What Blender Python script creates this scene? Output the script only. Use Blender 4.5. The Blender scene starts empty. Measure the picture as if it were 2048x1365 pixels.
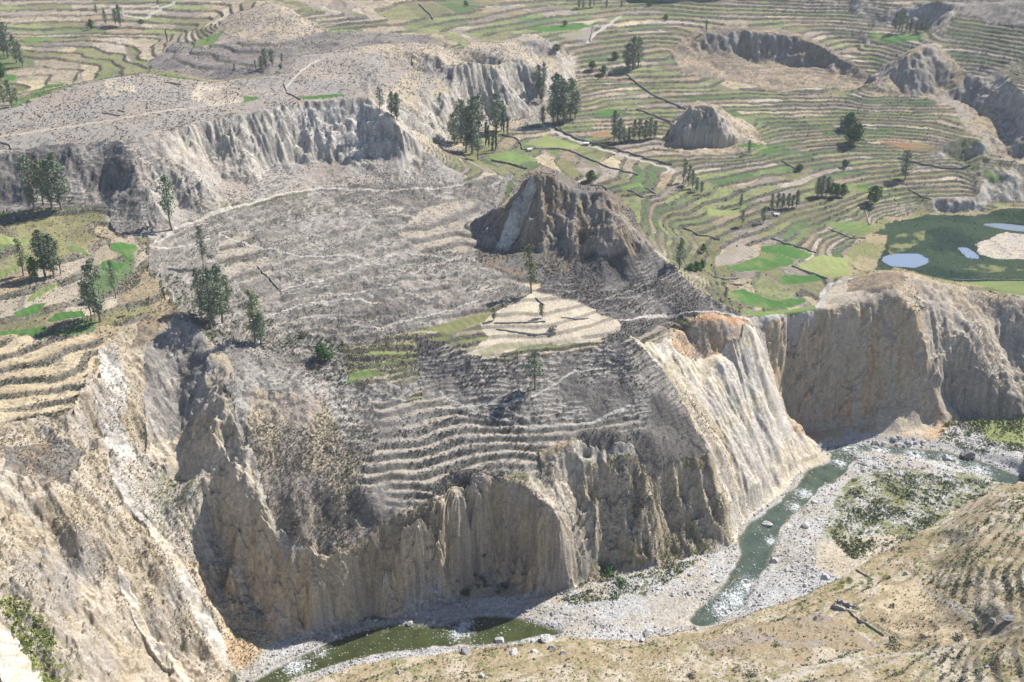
import bpy, math, random
import numpy as np
from mathutils.geometry import delaunay_2d_cdt
from mathutils import Vector

# ------------------------------------------------------------------ camera, light, exposure
CAM_H, FOC, PITCH = 260.0, 2000.0, math.radians(26.0)      # metres above the river, focal length in pixels of a 2048 frame
scene = bpy.context.scene
cam_d = bpy.data.cameras.new('camera'); cam = bpy.data.objects.new('camera', cam_d)
scene.collection.objects.link(cam); scene.camera = cam
cam.location = (0, 0, CAM_H); cam.rotation_euler = (math.pi / 2 - PITCH, 0, 0)
cam_d.sensor_width = 36.0; cam_d.lens = FOC / 2048.0 * 36.0
cam_d.clip_start = 1.0; cam_d.clip_end = 20000.0

SUN_EL, SUN_AZ = math.radians(47), math.radians(35)   # azimuth measured from +x towards +y: light from the right and a little behind
world = bpy.data.worlds.new('World'); scene.world = world; world.use_nodes = True
wn = world.node_tree; bg = wn.nodes['Background']
sky = wn.nodes.new('ShaderNodeTexSky'); sky.sky_type = 'NISHITA'; sky.sun_disc = False
sky.sun_elevation = SUN_EL; sky.sun_rotation = math.pi / 2 - SUN_AZ
sky.altitude = 3300.0; sky.air_density = 1.0; sky.dust_density = 1.5
wn.links.new(sky.outputs[0], bg.inputs[0]); bg.inputs[1].default_value = 0.105
sun_d = bpy.data.lights.new('sun', 'SUN'); sun_d.energy = 5.0; sun_d.angle = math.radians(0.55); sun_d.color = (1.0, 0.96, 0.895)
sun = bpy.data.objects.new('sun', sun_d); scene.collection.objects.link(sun)
sdir = Vector((math.cos(SUN_EL) * math.cos(SUN_AZ), math.cos(SUN_EL) * math.sin(SUN_AZ), math.sin(SUN_EL)))
sun.rotation_euler = sdir.to_track_quat('Z', 'Y').to_euler(); sun.location = sdir * 900
scene.view_settings.view_transform = 'Standard'; scene.view_settings.look = 'None'
scene.view_settings.gamma = 1.0; scene.view_settings.exposure = 0.82
scene.cycles.max_bounces = 5; scene.cycles.diffuse_bounces = 2; scene.cycles.volume_bounces = 0

rng = np.random.default_rng(7); random.seed(7)
F32 = np.float32

# ------------------------------------------------------------------ noise helpers (world metres)
def _h(ix, iy, s):
    with np.errstate(over='ignore'):
        h = (ix.astype(np.uint32) * np.uint32(374761393)) ^ (iy.astype(np.uint32) * np.uint32(668265263)) ^ np.uint32((s * 2246822519 + 97) & 0xffffffff)
        h = (h ^ (h >> np.uint32(13))) * np.uint32(1274126177)
        h = (h ^ (h >> np.uint32(15))) * np.uint32(2246822519)
        h = h ^ (h >> np.uint32(16))
    return (h & np.uint32(0xffffff)).astype(F32) / F32(16777215)
def vn(x, y, s=0):
    x = np.asarray(x, F32); y = np.asarray(y, F32)
    fx = np.floor(x); fy = np.floor(y); tx = x - fx; ty = y - fy
    ix = fx.astype(np.int32); iy = fy.astype(np.int32)
    ux = tx * tx * (3 - 2 * tx); uy = ty * ty * (3 - 2 * ty)
    a = _h(ix, iy, s); b = _h(ix + 1, iy, s); c = _h(ix, iy + 1, s); d = _h(ix + 1, iy + 1, s)
    return (a + (b - a) * ux) * (1 - uy) + (c + (d - c) * ux) * uy
def fbm(x, y, w, o=3, s=0, g=0.5):            # -1..1, first wavelength w
    t = 0; a = 1.0; n = 0; f = 1.0 / w
    for k in range(o):
        t = t + a * (vn(x * f + 17.3 * k, y * f - 9.1 * k, s + k) * 2 - 1); n += a; a *= g; f *= 2.03
    return t / n
def sstep(a, b, x):
    t = np.clip((x - a) / (b - a), 0, 1); return t * t * (3 - 2 * t)

# ------------------------------------------------------------------ a pixel of the photograph -> a point of the place
CP, SP = math.cos(PITCH), math.sin(PITCH)
def ray(px, py):
    u = (px - 1024.0) / FOC; v = (py - 682.5) / FOC
    return np.array((u, CP - v * SP, -SP - v * CP))
def P(px, py, z=None, y=None):
    d = ray(px, py)
    t = (z - CAM_H) / d[2] if y is None else y / d[1]
    return np.array((d[0] * t, d[1] * t, CAM_H + d[2] * t))

# ------------------------------------------------------------------ lie of the land: break lines (px, py, z) or (px, py, None, distance)
L = []
def ln(*p): L.append(p)
# river, bank to bank
ln((380,1420,-.2),(480,1365,0),(600,1325,0),(750,1275,0),(900,1262,0),(1050,1250,0),(1200,1240,.8),(1400,1225,.2),(1450,1180,.2),(1500,1120,.3),(1530,1050,.3),(1620,960,.6),(1680,905,.7),(1780,895,1.2),(1900,905,1.6),(2048,965,2),(2250,1010,2))
ln((480,1365,0),(560,1320,.5),(640,1275,1),(760,1235,1),(880,1205,2),(1000,1190,2),(1120,1180,3),(1180,1165,3),(1260,1140,3),(1340,1122,3),(1420,1110,2),(1466,1090,1))
ln((1466,1085,.8),(1475,1060,.8),(1500,1035,.8),(1540,1000,.8),(1575,965,.8),(1610,935,.8),(1665,918,.6),(1645,895,1))
ln((1600,868,2),(1650,866,2.5),(1720,858,4),(1800,868,4),(1900,850,3.5),(2048,850,4),(2250,860,4))
ln((560,1390,1),(700,1325,1.5),(880,1300,1.5),(1000,1282,1.5),(1130,1268,1.5),(1280,1278,2),(1390,1250,1.5),(1500,1222,2),(1600,1195,2),(1660,1165,2.5),(1720,1130,3),(1800,1085,3.5),(1880,1040,4),(1960,985,4.5),(2048,945,5))
ln((1200,1210,1.5),(1300,1190,2)); ln((1600,1080,2.5)); ln((1650,1000,2.5),(1800,960,3),(1900,970,3.5)); ln((1560,1150,1.5)); ln((1750,920,2.2),(1950,900,2.6))
# near side
ln((900,1365,6),(1100,1365,9),(1500,1365,14),(1800,1365,20),(2048,1365,32),(2300,1365,42))
ln((560,1450,4),(900,1500,12),(1500,1550,22),(2100,1550,40))
ln((1000,1310,4),(1200,1310,5),(1400,1300,8)); ln((1560,1240,7.5),(1650,1215,9),(1700,1200,9.5),(1800,1180,11),(1850,1160,13))
ln((1560,1212,2.5),(1640,1187,3),(1700,1160,5)); ln((1600,1300,12),(1800,1290,15),(1950,1280,22))
ln((1850,1120,9),(1850,1190,14),(1900,1250,20)); ln((1800,1100,5),(1880,1060,8),(1960,1010,10),(2048,980,14),(2200,960,20))
ln((1950,1060,19),(1960,1130,24),(2000,1200,29.5)); ln((2048,1010,24),(2048,1100,30),(2048,1180,33),(2150,1100,39)); ln((1900,1090,12)); ln((2300,1050,46),(2300,1200,48)); ln((2048,1280,34))
# yellow river cliff below the pale spur, and the deep shaded cliff behind it
ln((1245,668,76),(1280,690,None,381),(1320,740,None,374),(1360,800,None,366),(1400,870,None,358),(1425,935,None,350),(1445,1000,None,344),(1466,1075,3))
ln((1350,700,None,387),(1430,830,None,376),(1490,940,None,367),(1530,990,5)); ln((1440,712,None,397),(1500,810,None,394),(1560,900,None,390),(1590,940,3))
ln((1500,660,61),(1540,715,None,424),(1565,800,None,421),(1610,868,None,414),(1655,905,None,409))
ln((1340,668,72),(1380,640,73),(1430,632,72.5),(1480,648,67),(1500,660,64)); ln((1350,690,60),(1400,716,57),(1470,705,57))
ln((1540,642,62),(1600,628,62),(1700,611,63),(1760,602,64),(1800,604,64),(1830,630,58),(1846,690,43),(1850,765,24))
ln((1600,860,2),(1650,853,3),(1720,842,5),(1752,805,14),(1800,790,18),(1850,772,22.5))
ln((1570,770,None,432),(1700,740,None,437),(1800,710,None,439))
ln((1500,640,65),(1455,632,69)); 
ln((1850,775,22),(1840,800,14),(1850,840,5)); ln((1880,700,None,449),(1868,780,20),(1900,800,10)); ln((1845,600,60),(1865,650,49))
ln((1650,575,63),(1690,560,66),(1740,545,69),(1790,535,71),(1850,548,67),(1905,572,58.5),(1960,584,54.6),(2048,600,52.6),(2200,620,51))
ln((1700,590,66),(1780,560,71)); ln((1905,572,58.5),(1905,640,None,457),(1955,735,None,447),(2005,790,None,441),(2048,812,None,438))
ln((1930,832,4),(1900,805,8),(2000,838,3.5),(2048,832,4)); ln((1930,758,None,443),(1900,700,None,448)); ln((1990,660,None,463),(2048,650,None,464),(2048,720,None,454),(2048,780,None,445))
ln((2200,700,50),(2200,830,6))
# fields on the bench, the pond
ln((1455,632,67),(1500,637,64),(1600,625,62.5)); ln((1450,560,65),(1550,550,63),(1650,530,59),(1700,545,57)); ln((1620,590,62.5)); ln((1500,590,63.5))
ln((1735,540,53.2),(1700,515,53.2),(1760,470,53.2),(1820,440,53.2),(1900,425,53.2),(2048,425,53.2),(2300,425,53.2)); ln((1780,500,53),(1900,500,53),(2040,450,53),(2040,540,53),(1850,525,53)); ln((2300,540,53))
ln((1915,562,53.4),(1998,575,53.4),(2048,586,53.4),(2048,565,53.2),(2200,580,53.2))
ln((1560,500,63),(1650,470,60),(1740,450,59)); ln((1450,500,66),(1350,540,70)); ln((1400,450,70),(1550,440,66)); ln((1330,590,76)); ln((1400,600,70)); ln((1420,570,67))
ln((1500,400,71),(1650,400,68),(1800,395,63),(1950,400,61),(2048,410,60),(2300,400,60)); ln((1300,470,76),(1270,420,79)); ln((1280,380,80),(1400,370,75))
ln((1150,350,86),(1300,330,80),(1500,330,76),(1700,330,73),(1900,330,70),(2048,330,70),(2300,330,72)); ln((1010,350,92),(1000,330,90),(1080,320,87)); ln((950,325,90),(880,300,93))
ln((1100,290,87),(1250,290,84),(1500,300,80),(1700,295,77),(1850,300,77)); ln((1180,235,92),(1350,240,90),(1550,240,88),(1750,240,86),(1880,240,88))
ln((1150,170,101),(1300,180,98),(1450,185,97),(1550,185,97),(1700,190,96),(1780,190,98)); ln((1130,100,118),(1250,110,112),(1350,120,109)); ln((1200,50,127),(1350,60,122)); ln((1100,60,127),(980,90,127))
ln((1100,0,138),(1300,0,136),(1500,0,140),(1700,0,143),(1900,0,150),(2048,0,156),(2300,0,165)); ln((1300,-90,146),(1800,-90,160),(800,-90,150),(200,-90,155),(2400,-90,180),(-300,-90,165))
# ridge in the right distance
ln((1335,110,None,850),(1375,85,None,865),(1420,60,None,875),(1480,56,None,877),(1540,62,None,874),(1600,72,None,868),(1650,95,None,850),(1700,125,None,826),(1745,145,None,812))
ln((1370,112,None,850),(1420,92,None,866),(1450,112,None,858),(1480,90,None,866),(1510,125,None,858),(1560,108,None,862),(1590,140,None,850),(1630,128,None,846),(1680,162,None,813),(1725,172,None,798)); ln((1450,45,None,905),(1550,45,None,908),(1650,66,None,895),(1720,96,None,870)); ln((1530,182,97),(1545,168,None,803),(1555,152,None,820),(1565,135,None,850)); ln((1430,140,None,838),(1500,155,None,815),(1620,165,None,800)); ln((1500,20,134),(1700,25,134),(1750,75,121),(1850,60,126))
# right peak and its ridge
ln((1745,185,100),(1780,140,112),(1810,110,123),(1850,84,131),(1885,120,None,778),(1920,150,None,765),(1950,165,None,752),(1975,190,None,737),(2005,215,None,717),(2030,250,None,692),(2048,275,None,674),(2090,330,None,645)); ln((1930,205,None,748),(1960,232,None,722),(2000,272,None,691))
ln((1750,190,98),(1800,192,97.5),(1870,190,97.5),(1910,205,94),(1940,255,89),(1975,290,85),(2020,310,82),(2048,318,80))
ln((1880,80,128),(1950,120,119),(2000,150,114),(2048,190,109),(2200,220,106)); ln((1950,60,127),(2048,50,132)); ln((1930,8,146),(1960,-5,151),(1990,10,146),(2048,15,149)); ln((1870,18,138),(2000,40,134))
# conical hill in the valley
ln((1345,262,86),(1365,235,97),(1395,208,109),(1412,203,111),(1440,222,103),(1475,248,93),(1510,268,86)); ln((1335,288,84),(1380,302,83.5),(1440,304,83.5),(1500,290,84)); ln((1412,203,111),(1420,260,93)); ln((1350,240,None,700),(1412,215,None,705),(1500,245,None,700)); ln((1395,208,109),(1372,262,None,665),(1352,285,85))
# dark cone in the middle
ln((965,500,86),(1000,440,99),(1020,395,109),(1045,358,118),(1075,336,123),(1095,333,124),(1120,348,121),(1145,368,116),(1175,378,115),(1205,374,116),(1235,395,111),(1252,430,103),(1285,468,94),(1310,500,88),(1345,540,80),(1400,585,72),(1450,615,67.5))
ln((958,520,86),(985,540,84.5),(1040,557,83.5),(1085,560,83.5),(1130,545,85),(1170,515,88)); ln((1205,385,114),(1212,440,104),(1205,500,92)); ln((1080,500,None,447),(1140,470,None,449),(1190,440,None,455)); ln((1060,400,None,464),(1120,400,None,463),(1100,345,None,470))
ln((1045,358,118),(1020,430,None,464),(985,500,None,458)); ln((1290,570,78),(1240,560,80),(1200,570,80.5)); ln((1250,470,None,447),(1260,520,87)); ln((1350,600,75),(1400,630,71)); ln((1250,620,77),(1310,640,75))
for q in ((-8,512,90),(3,507,88),(12,504,86),(22,502,84),(36,500,82),(49,496,81),(61,490,79),(73,484,77),(83,474,75),(93,462,72),(60,560,76),(90,540,70),(30,560,82)): L.append(('w',) + q)
# pale terraces in the middle and the dark slope under them
ln((1063,590,82),(1000,620,80.5),(1150,605,80),(1230,640,76.5),(1200,670,75),(1100,650,78)); ln((850,658,79),(980,630,80)); ln((930,710,74),(1020,690,75),(1150,675,75),(1210,685,74.5))
ln((950,725,71),(1050,715,71.5),(1180,705,71.5),(1260,720,70.5)); ln((1080,800,62),(1200,800,60.5),(1300,800,None,358)); ln((880,700,76),(860,760,68),(900,800,62)); ln((1000,880,53.5),(1150,870,53),(1230,870,None,342),(1300,870,None,345))
ln((760,770,68),(790,850,60),(780,930,52)); ln((900,935,None,322),(980,930,None,325),(1080,905,None,331),(1150,890,53),(1200,905,None,336),(1260,915,None,337),(1320,925,None,341),(1400,945,None,345)); ln((700,755,71),(830,745,70)); 
# basin under the mesa
ln((330,475,98),(450,440,97),(640,385,96),(750,382,94),(920,367,91)); ln((350,520,94),(500,500,92),(700,470,91),(880,450,90)); ln((350,575,92),(450,570,90),(600,560,88),(800,540,86.5),(930,520,86.5)); ln((450,640,86),(560,650,83.5),(700,630,83.5),(850,610,83),(950,590,83.5)); ln((600,700,77),(700,690,77.5),(820,690,77.5)); ln((650,790,68.5),(720,830,62),(650,870,60)); ln((600,930,55),(560,860,64)); ln((700,920,54),(740,1000,46)); ln((930,450,89),(900,400,91))
# mesa rim and foot
ln((-300,330,128),(0,300,129.5),(100,291,130.5),(180,282,131),(250,279,132),(300,272,132),(350,260,132),(430,240,133),(520,221,133.5),(600,204,134),(680,196,134.5),(745,197,134),(762,215,130),(790,245,123))
ln((-300,420,107),(0,420,106),(100,425,105.5),(160,420,106),(210,405,107),(215,450,103)); ln((60,340,None,476)); ln((250,300,None,482),(265,340,None,472),(285,385,None,462),(300,430,None,452),(305,468,None,446)); ln((120,340,None,480),(200,350,None,476))
ln((345,300,None,496),(370,345,None,484),(360,420,103)); ln((330,290,None,495),(420,330,112),(450,400,103),(520,370,103)); ln((500,300,None,527),(530,340,105)); ln((560,290,None,544),(575,325,105),(640,320,105),(690,328,103.5)); ln((600,240,None,560),(700,260,None,563)); ln((745,300,None,558),(720,340,100)); ln((850,295,106),(900,335,97),(925,352,93)); ln((790,300,None,561),(830,350,96)); ln((640,350,100)); ln((460,380,102))
# mesa top, domes behind it
ln((0,235,137),(60,205,139),(130,177,141),(240,155,142),(330,158,140),(430,172,137)); ln((200,190,140),(262,186,140)); ln((222,176,141),(232,156,147),(250,154,147.5),(262,172,142)); ln((300,230,136),(150,250,134)); ln((480,200,135),(560,185,136)); ln((560,160,138),(620,110,142),(700,105,143),(760,95,143),(830,92,141),(870,108,137)); ln((640,155,139),(740,160,139),(640,178,136),(740,182,136))
ln((-300,250,136))
ln((870,108,137),(890,130,130),(905,160,122),(880,190,None,663)); ln((830,92,141),(830,140,None,690),(780,190,None,640),(770,215,None,603)); ln((785,235,None,592),(820,262,105),(880,290,94),(940,262,92)); ln((850,200,None,650),(900,250,None,648)); ln((905,160,123),(920,200,112),(960,240,96))
ln((910,128,132),(960,115,133),(1010,110,132),(1050,118,127),(1075,150,118),(1090,200,102),(1100,240,92)); ln((1000,240,94),(1060,242,92.5),(960,245,93)); ln((1000,150,None,722),(960,170,None,718)); ln((1060,190,None,716)); ln((1040,85,130),(1065,70,135),(1090,80,131),(1110,110,121),(1120,150,110),(1120,200,98)); ln((960,80,131),(900,90,135))
# left distance
ln((430,160,129),(350,140,128),(200,130,124),(100,150,121),(0,190,119),(-300,190,119)); ln((0,100,125),(200,80,128),(350,70,130),(400,50,134)); ln((0,0,142),(300,0,142),(700,0,142)); ln((-300,40,136))
ln((400,100,133),(440,95,134),(455,70,139),(490,40,147),(520,25,151),(560,22,151),(600,35,147),(640,60,138)); ln((480,120,132),(600,110,134)); ln((540,2,148),(555,8,156),(575,15,151)); ln((700,60,136),(850,70,135),(800,40,139)); ln((720,85,138))
# left terraces, the great left cliffs
ln((-300,480,108),(0,500,106.5),(100,500,105),(230,480,104),(285,490,102),(290,530,99)); ln((-300,600,102),(0,600,101),(100,600,99.5),(230,590,98.5),(300,570,99),(330,600,96)); ln((-300,700,96),(0,690,96),(100,680,95),(190,680,93.5),(230,655,94)); ln((-300,850,86),(0,850,84.5),(100,830,84.5),(150,815,84.5),(180,780,86)); ln((0,770,90),(180,740,90))
ln((330,600,96),(352,622,94.5),(400,650,90),(440,690,86.5),(470,740,82),(445,770,80),(440,820,75),(485,890,64),(500,930,58),(520,990,50),(545,1060,41),(565,1130,None,293),(585,1200,None,289),(612,1268,1.5))
ln((305,680,88),(300,740,81),(290,820,72),(285,900,63)); ln((345,650,None,362),(370,740,None,350),(360,800,None,340),(380,850,63)); ln((300,930,57),(350,950,52),(390,970,None,306),(400,1040,36)); ln((420,900,None,316),(440,960,None,311)); ln((470,1000,None,304),(480,1060,None,298)); ln((400,1040,36),(445,1100,26),(500,1170,13),(540,1230,6),(560,1275,1.5)); ln((520,1100,None,296),(550,1190,None,292))
ln((250,650,93),(210,700,90),(200,780,82),(205,860,73),(215,930,65.5),(240,990,57.5),(290,1070,45.5),(330,1130,35),(380,1200,22),(420,1270,10.5),(455,1345,1))
ln((240,720,87),(250,820,75)); ln((300,1000,50),(360,1080,38)); ln((430,1180,17),(480,1250,6))
ln((0,930,80),(60,940,75),(100,980,71),(140,1060,60.5),(165,1130,49)); ln((0,1000,74),(60,1020,67.5),(110,1090,57),(150,1160,45.5)); ln((180,1000,62),(240,1100,47),(300,1180,34)); ln((150,900,74),(60,880,80)); ln((-300,950,92)); ln((-300,1365,92),(0,1250,60),(0,1365,54),(100,1365,41)); ln((-300,1600,90),(200,1600,34),(400,1500,4)); ln((0,1150,67),(100,1250,49)); ln((200,1280,31),(250,1365,20),(350,1365,9)); ln((330,1230,23),(380,1310,9.5)); ln((220,1180,39))
# river cliffs in the middle
ln((612,1268,1.5),(640,1250,3),(760,1225,3.5),(870,1198,3),(885,1190,4)); ln((640,1135,None,290),(700,1110,None,292),(760,1105,None,295),(830,1110,None,299),(865,1130,None,301.5)); ln((585,1100,34),(640,1060,37),(720,1060,36),(800,1040,40),(850,1040,41)); ln((545,980,50),(640,970,50),(740,1050,37)); ln((870,1000,47),(878,1060,None,303.5),(885,1120,None,303.5),(895,1185,4))
ln((870,1000,47),(885,980,None,312),(910,965,None,316),(945,952,None,319),(990,960,None,318),(1030,975,None,314),(1060,985,None,311),(1085,990,45)); ln((900,1186,3),(925,1155,3.2),(950,1146,3.2),(985,1152,3.2),(1003,1186,3)); ln((915,1080,None,313.5),(950,1060,None,316),(990,1080,None,314.5)); ln((925,1150,None,313),(960,1130,None,315),(985,1148,None,313.5)); ln((1085,990,45),(1110,1030,None,312),(1140,1080,None,313),(1165,1120,None,315),(1163,1145,None,314.5),(1150,1165,3.5)); ln((1000,1190,3),(1060,1180,3.5),(1120,1176,3.5)); ln((1080,1060,None,309),(1090,1120,None,308))
ln((1160,950,None,335),(1220,940,None,337),(1225,905,None,339)); ln((1150,960,None,328),(1180,1020,None,326),(1200,1080,None,323),(1200,1135,None,319.5)); ln((1260,970,None,334),(1260,1040,None,329),(1270,1110,None,323)); ln((1340,980,None,339),(1360,1030,None,337),(1395,1080,None,333)); ln((1290,950,None,332),(1300,1010,None,331)); ln((1310,1060,None,331),(1330,1100,None,326)); ln((1410,1000,None,341),(1435,1070,None,337))
# far corners of the land
for q in ((-1000,1400,215),(-400,1400,185),(100,1400,180),(500,1400,200),(1000,1400,240),(-1000,900,165),(1000,900,170),(1000,500,90),(1000,100,120),(-1000,400,150),(-1000,60,120),(0,60,60),(-300,120,60),(300,120,60),(500,300,62)): L.append(('w',) + q)

pts = []
for f in L:
    if f[0] == 'w': pts.append(np.array(f[1:], float)); continue
    w = [P(q[0], q[1], q[2]) if len(q) == 3 else P(q[0], q[1], y=q[3]) for q in f]
    pts.append(w[0])
    for a, b in zip(w[:-1], w[1:]):
        n = max(1, int(np.linalg.norm(b - a) / 5.0))
        for k in range(1, n + 1): pts.append(a + (b - a) * k / n)
keep = []
for p in pts:                                   # drop points that crowd an earlier one
    if all((p[0] - q[0]) ** 2 + (p[1] - q[1]) ** 2 > 1.2 for q in keep): keep.append(p)
pts = np.array(keep)

# raster of the base land, 1 m cells
X0, X1, Y0, Y1, DX = -900.0, 900.0, 100.0, 1340.0, 1.0
NX, NY = int((X1 - X0) / DX) + 1, int((Y1 - Y0) / DX) + 1
_, _, tris, *_r = delaunay_2d_cdt([Vector((p[0], p[1])) for p in pts], [], [], 0, 1e-4)
BASE = np.full((NY, NX), 100.0)
for t in tris:
    a, b, c = pts[t[0]], pts[t[1]], pts[t[2]]
    i0 = max(0, int((min(a[0], b[0], c[0]) - X0) / DX)); i1 = min(NX, int((max(a[0], b[0], c[0]) - X0) / DX) + 2)
    j0 = max(0, int((min(a[1], b[1], c[1]) - Y0) / DX)); j1 = min(NY, int((max(a[1], b[1], c[1]) - Y0) / DX) + 2)
    if i1 <= i0 or j1 <= j0: continue
    d = (b[1] - c[1]) * (a[0] - c[0]) + (c[0] - b[0]) * (a[1] - c[1])
    if abs(d) < 1e-9: continue
    gx, gy = np.meshgrid(X0 + DX * np.arange(i0, i1), Y0 + DX * np.arange(j0, j1))
    l1 = ((b[1] - c[1]) * (gx - c[0]) + (c[0] - b[0]) * (gy - c[1])) / d
    l2 = ((c[1] - a[1]) * (gx - c[0]) + (a[0] - c[0]) * (gy - c[1])) / d
    l3 = 1 - l1 - l2; m = (l1 > -1e-6) & (l2 > -1e-6) & (l3 > -1e-6)
    BASE[j0:j1, i0:i1][m] = (l1 * a[2] + l2 * b[2] + l3 * c[2])[m]
def blur(A, s):
    r = int(3 * s + 1); k = np.exp(-np.arange(-r, r + 1) ** 2 / (2 * s * s)); k /= k.sum()
    B = np.pad(A, r, mode='edge'); B = sum(k[i] * B[i:i + A.shape[0], :] for i in range(2 * r + 1))
    return sum(k[i] * B[:, i:i + A.shape[1]] for i in range(2 * r + 1))
B1 = blur(BASE, 1.3); B2 = blur(BASE, 5.0)
gy_, gx_ = np.gradient(B2, DX); steep = sstep(0.25, 0.7, blur(np.hypot(gx_, gy_), 3.0))
BASE = (B2 * (1 - steep) + B1 * steep)
BG = blur(BASE, 4.0); gy_, gx_ = np.gradient(BG, DX)
GX, GY = gx_.astype(F32), gy_.astype(F32); BASE = BASE.astype(F32)
gy1, gx1 = np.gradient(blur(BASE, 1.5), DX); SLOPE = np.hypot(gx1, gy1).astype(F32)
def samp(A, x, y):
    fx = np.clip((x - X0) / DX, 0, NX - 1.001); fy = np.clip((y - Y0) / DX, 0, NY - 1.001)
    i = fx.astype(np.int32); j = fy.astype(np.int32); tx = (fx - i).astype(F32); ty = (fy - j).astype(F32)
    return (A[j, i] * (1 - tx) + A[j, i + 1] * tx) * (1 - ty) + (A[j + 1, i] * (1 - tx) + A[j + 1, i + 1] * tx) * ty
_T = np.concatenate([np.arange(150, 700, 0.4), np.arange(700, 1600, 0.8)])
def hit(px, py, f=None):                        # where the line of sight through a pixel meets the land
    d = ray(px, py); x = d[0] * _T; y = d[1] * _T; z = CAM_H + d[2] * _T
    g = samp(BASE, x, y) if f is None else f(x, y)
    k = np.nonzero(z < g)[0]
    if len(k) == 0: k = [len(_T) - 1]
    return x[k[0]], y[k[0]], float(g[k[0]])
def W(poly): return np.array([hit(a, b)[:2] for a, b in poly])
QUAL=(1500,1120); HAZE=0.00009

# ------------------------------------------------------------------ zones: outlines traced on the photograph, laid on the land
def inpoly(x, y, poly):
    m = np.zeros(x.shape, bool)
    bx = (x >= poly[:, 0].min()) & (x <= poly[:, 0].max()) & (y >= poly[:, 1].min()) & (y <= poly[:, 1].max())
    if not bx.any(): return m
    xs = x[bx]; ys = y[bx]; c = np.zeros(xs.shape, bool); n = len(poly)
    for i in range(n):
        x1, y1 = poly[i]; x2, y2 = poly[(i + 1) % n]
        if y1 == y2: continue
        c ^= ((y1 > ys) != (y2 > ys)) & (xs < (x2 - x1) * (ys - y1) / (y2 - y1) + x1)
    m[bx] = c; return m
def linedist(x, y, pl, wmax):
    D = np.full(x.shape, 99.0, F32)
    for a, b in zip(pl[:-1], pl[1:]):
        bx = (x > min(a[0], b[0]) - wmax) & (x < max(a[0], b[0]) + wmax) & (y > min(a[1], b[1]) - wmax) & (y < max(a[1], b[1]) + wmax)
        if not bx.any(): continue
        dx, dy = b[0] - a[0], b[1] - a[1]; t = np.clip(((x[bx] - a[0]) * dx + (y[bx] - a[1]) * dy) / (dx * dx + dy * dy + 1e-9), 0, 1)
        D[bx] = np.minimum(D[bx], np.hypot(x[bx] - a[0] - t * dx, y[bx] - a[1] - t * dy))
    return D
C = dict(gray=(.27,.246,.218), dark=(.11,.10,.094), mid=(.18,.163,.144), pale=(.44,.405,.36), white=(.60,.56,.49), ochre=(.43,.30,.185), straw=(.47,.385,.255), tan=(.36,.30,.215),
         brown=(.215,.165,.115), mauve=(.285,.243,.203), lgray=(.37,.337,.288), cream=(.52,.45,.34), soil=(.27,.235,.20), green=(.07,.145,.042), lgreen=(.22,.245,.10), sand=(.42,.36,.28), gravel=(.40,.39,.375),
         marsh=(.038,.060,.034), pondw=(.020,.036,.027), rust=(.28,.16,.095), olive=(.19,.19,.085), burnt=(.12,.105,.105), dstraw=(.30,.235,.15), meadow=(.14,.195,.07))
# name of the land object, outline, colours A/B, mix wavelength, rock colours A/B, warp, rills, terrace step / amount, trail net, scrub dots, parcels
Z = []
def zone(obj, poly, a, b, mw=14, ra='gray', rb='lgray', warp=2.0, rill=0.0, th=0, ta=0, net=0, dots=.5, par=0, rough=.25, dotc='dark', iso=1.0, rt=.65):
    Z.append(dict(obj=obj, poly=W(poly) if poly else None, a=C[a], b=C[b], mw=mw, ra=C[ra], rb=C[rb], warp=warp, rill=rill, th=th, ta=ta, net=net, dots=dots, par=par, rough=rough, dotc=C[dotc], iso=iso, rt=rt))
zone('valley_terraces', None, 'tan','olive', 26, th=1.25, ta=1, par=1, dots=.45, warp=2.5, rill=.8)
zone('valley_terraces', [(0,-80),(2200,-80),(2200,62),(0,62)], 'tan','mauve', 30, th=2.2, ta=1, par=1, dots=.45, warp=3, rill=1)
zone('bare_hillside', [(300,120),(350,85),(430,75),(520,85),(600,55),(700,62),(860,72),(850,90),(760,95),(640,110),(610,150),(430,160),(300,135)], 'burnt','mid', 10, th=2.6, ta=.8, dots=.5, rough=.2)
zone('bare_hillside', [(405,95),(470,25),(545,8),(600,30),(660,60),(560,88),(500,80)], 'mauve','tan', 12, 'mauve','tan', warp=3, rill=1.2, dots=.6)
zone('mesa', [(-60,240),(60,205),(130,177),(240,150),(330,155),(440,165),(560,150),(620,108),(760,90),(835,88),(880,110),(905,150),(960,105),(1050,75),(1090,90),(1080,120),(1010,108),(925,125),(900,150),(862,160),(800,185),(750,200),(600,206),(430,242),(255,281),(0,301),(-60,310)], 'mauve','gray', 22, 'mauve','gray', dots=.45, rough=.16, warp=1.2)
zone('mesa', [(700,100),(830,85),(900,110),(960,85),(1060,66),(1100,90),(1120,130),(1060,120),(920,130),(860,118),(700,106)], 'tan','mauve', 14, dots=.5)
zone('mesa', [(410,165),(560,190),(430,212),(380,200)], 'sand','mauve', 12, dots=.2)
zone('eroded_cliff', [(770,190),(830,120),(870,108),(905,125),(1010,106),(1060,118),(1092,205),(1100,245),(1060,250),(900,262),(920,300),(880,300),(800,262),(775,235)], 'gray','tan', 16, 'gray','lgray', warp=3.2, rill=3.2, dots=.5)
zone('eroded_cliff', [(1035,85),(1068,66),(1110,90),(1130,150),(1125,200),(1090,150)], 'tan','gray', 16, 'mauve','gray', warp=3, rill=2, dots=.5)
zone('mesa_cliff', [(252,281),(345,258),(430,240),(520,221),(600,204),(745,196),(765,214),(800,250),(935,352),(925,364),(850,378),(640,376),(450,410),(340,460),(300,480),(285,470),(292,400)], 'gray','mauve', 14, 'gray','lgray', warp=3.0, rill=3.4, net=.35, dots=.5, rough=.4)
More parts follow.
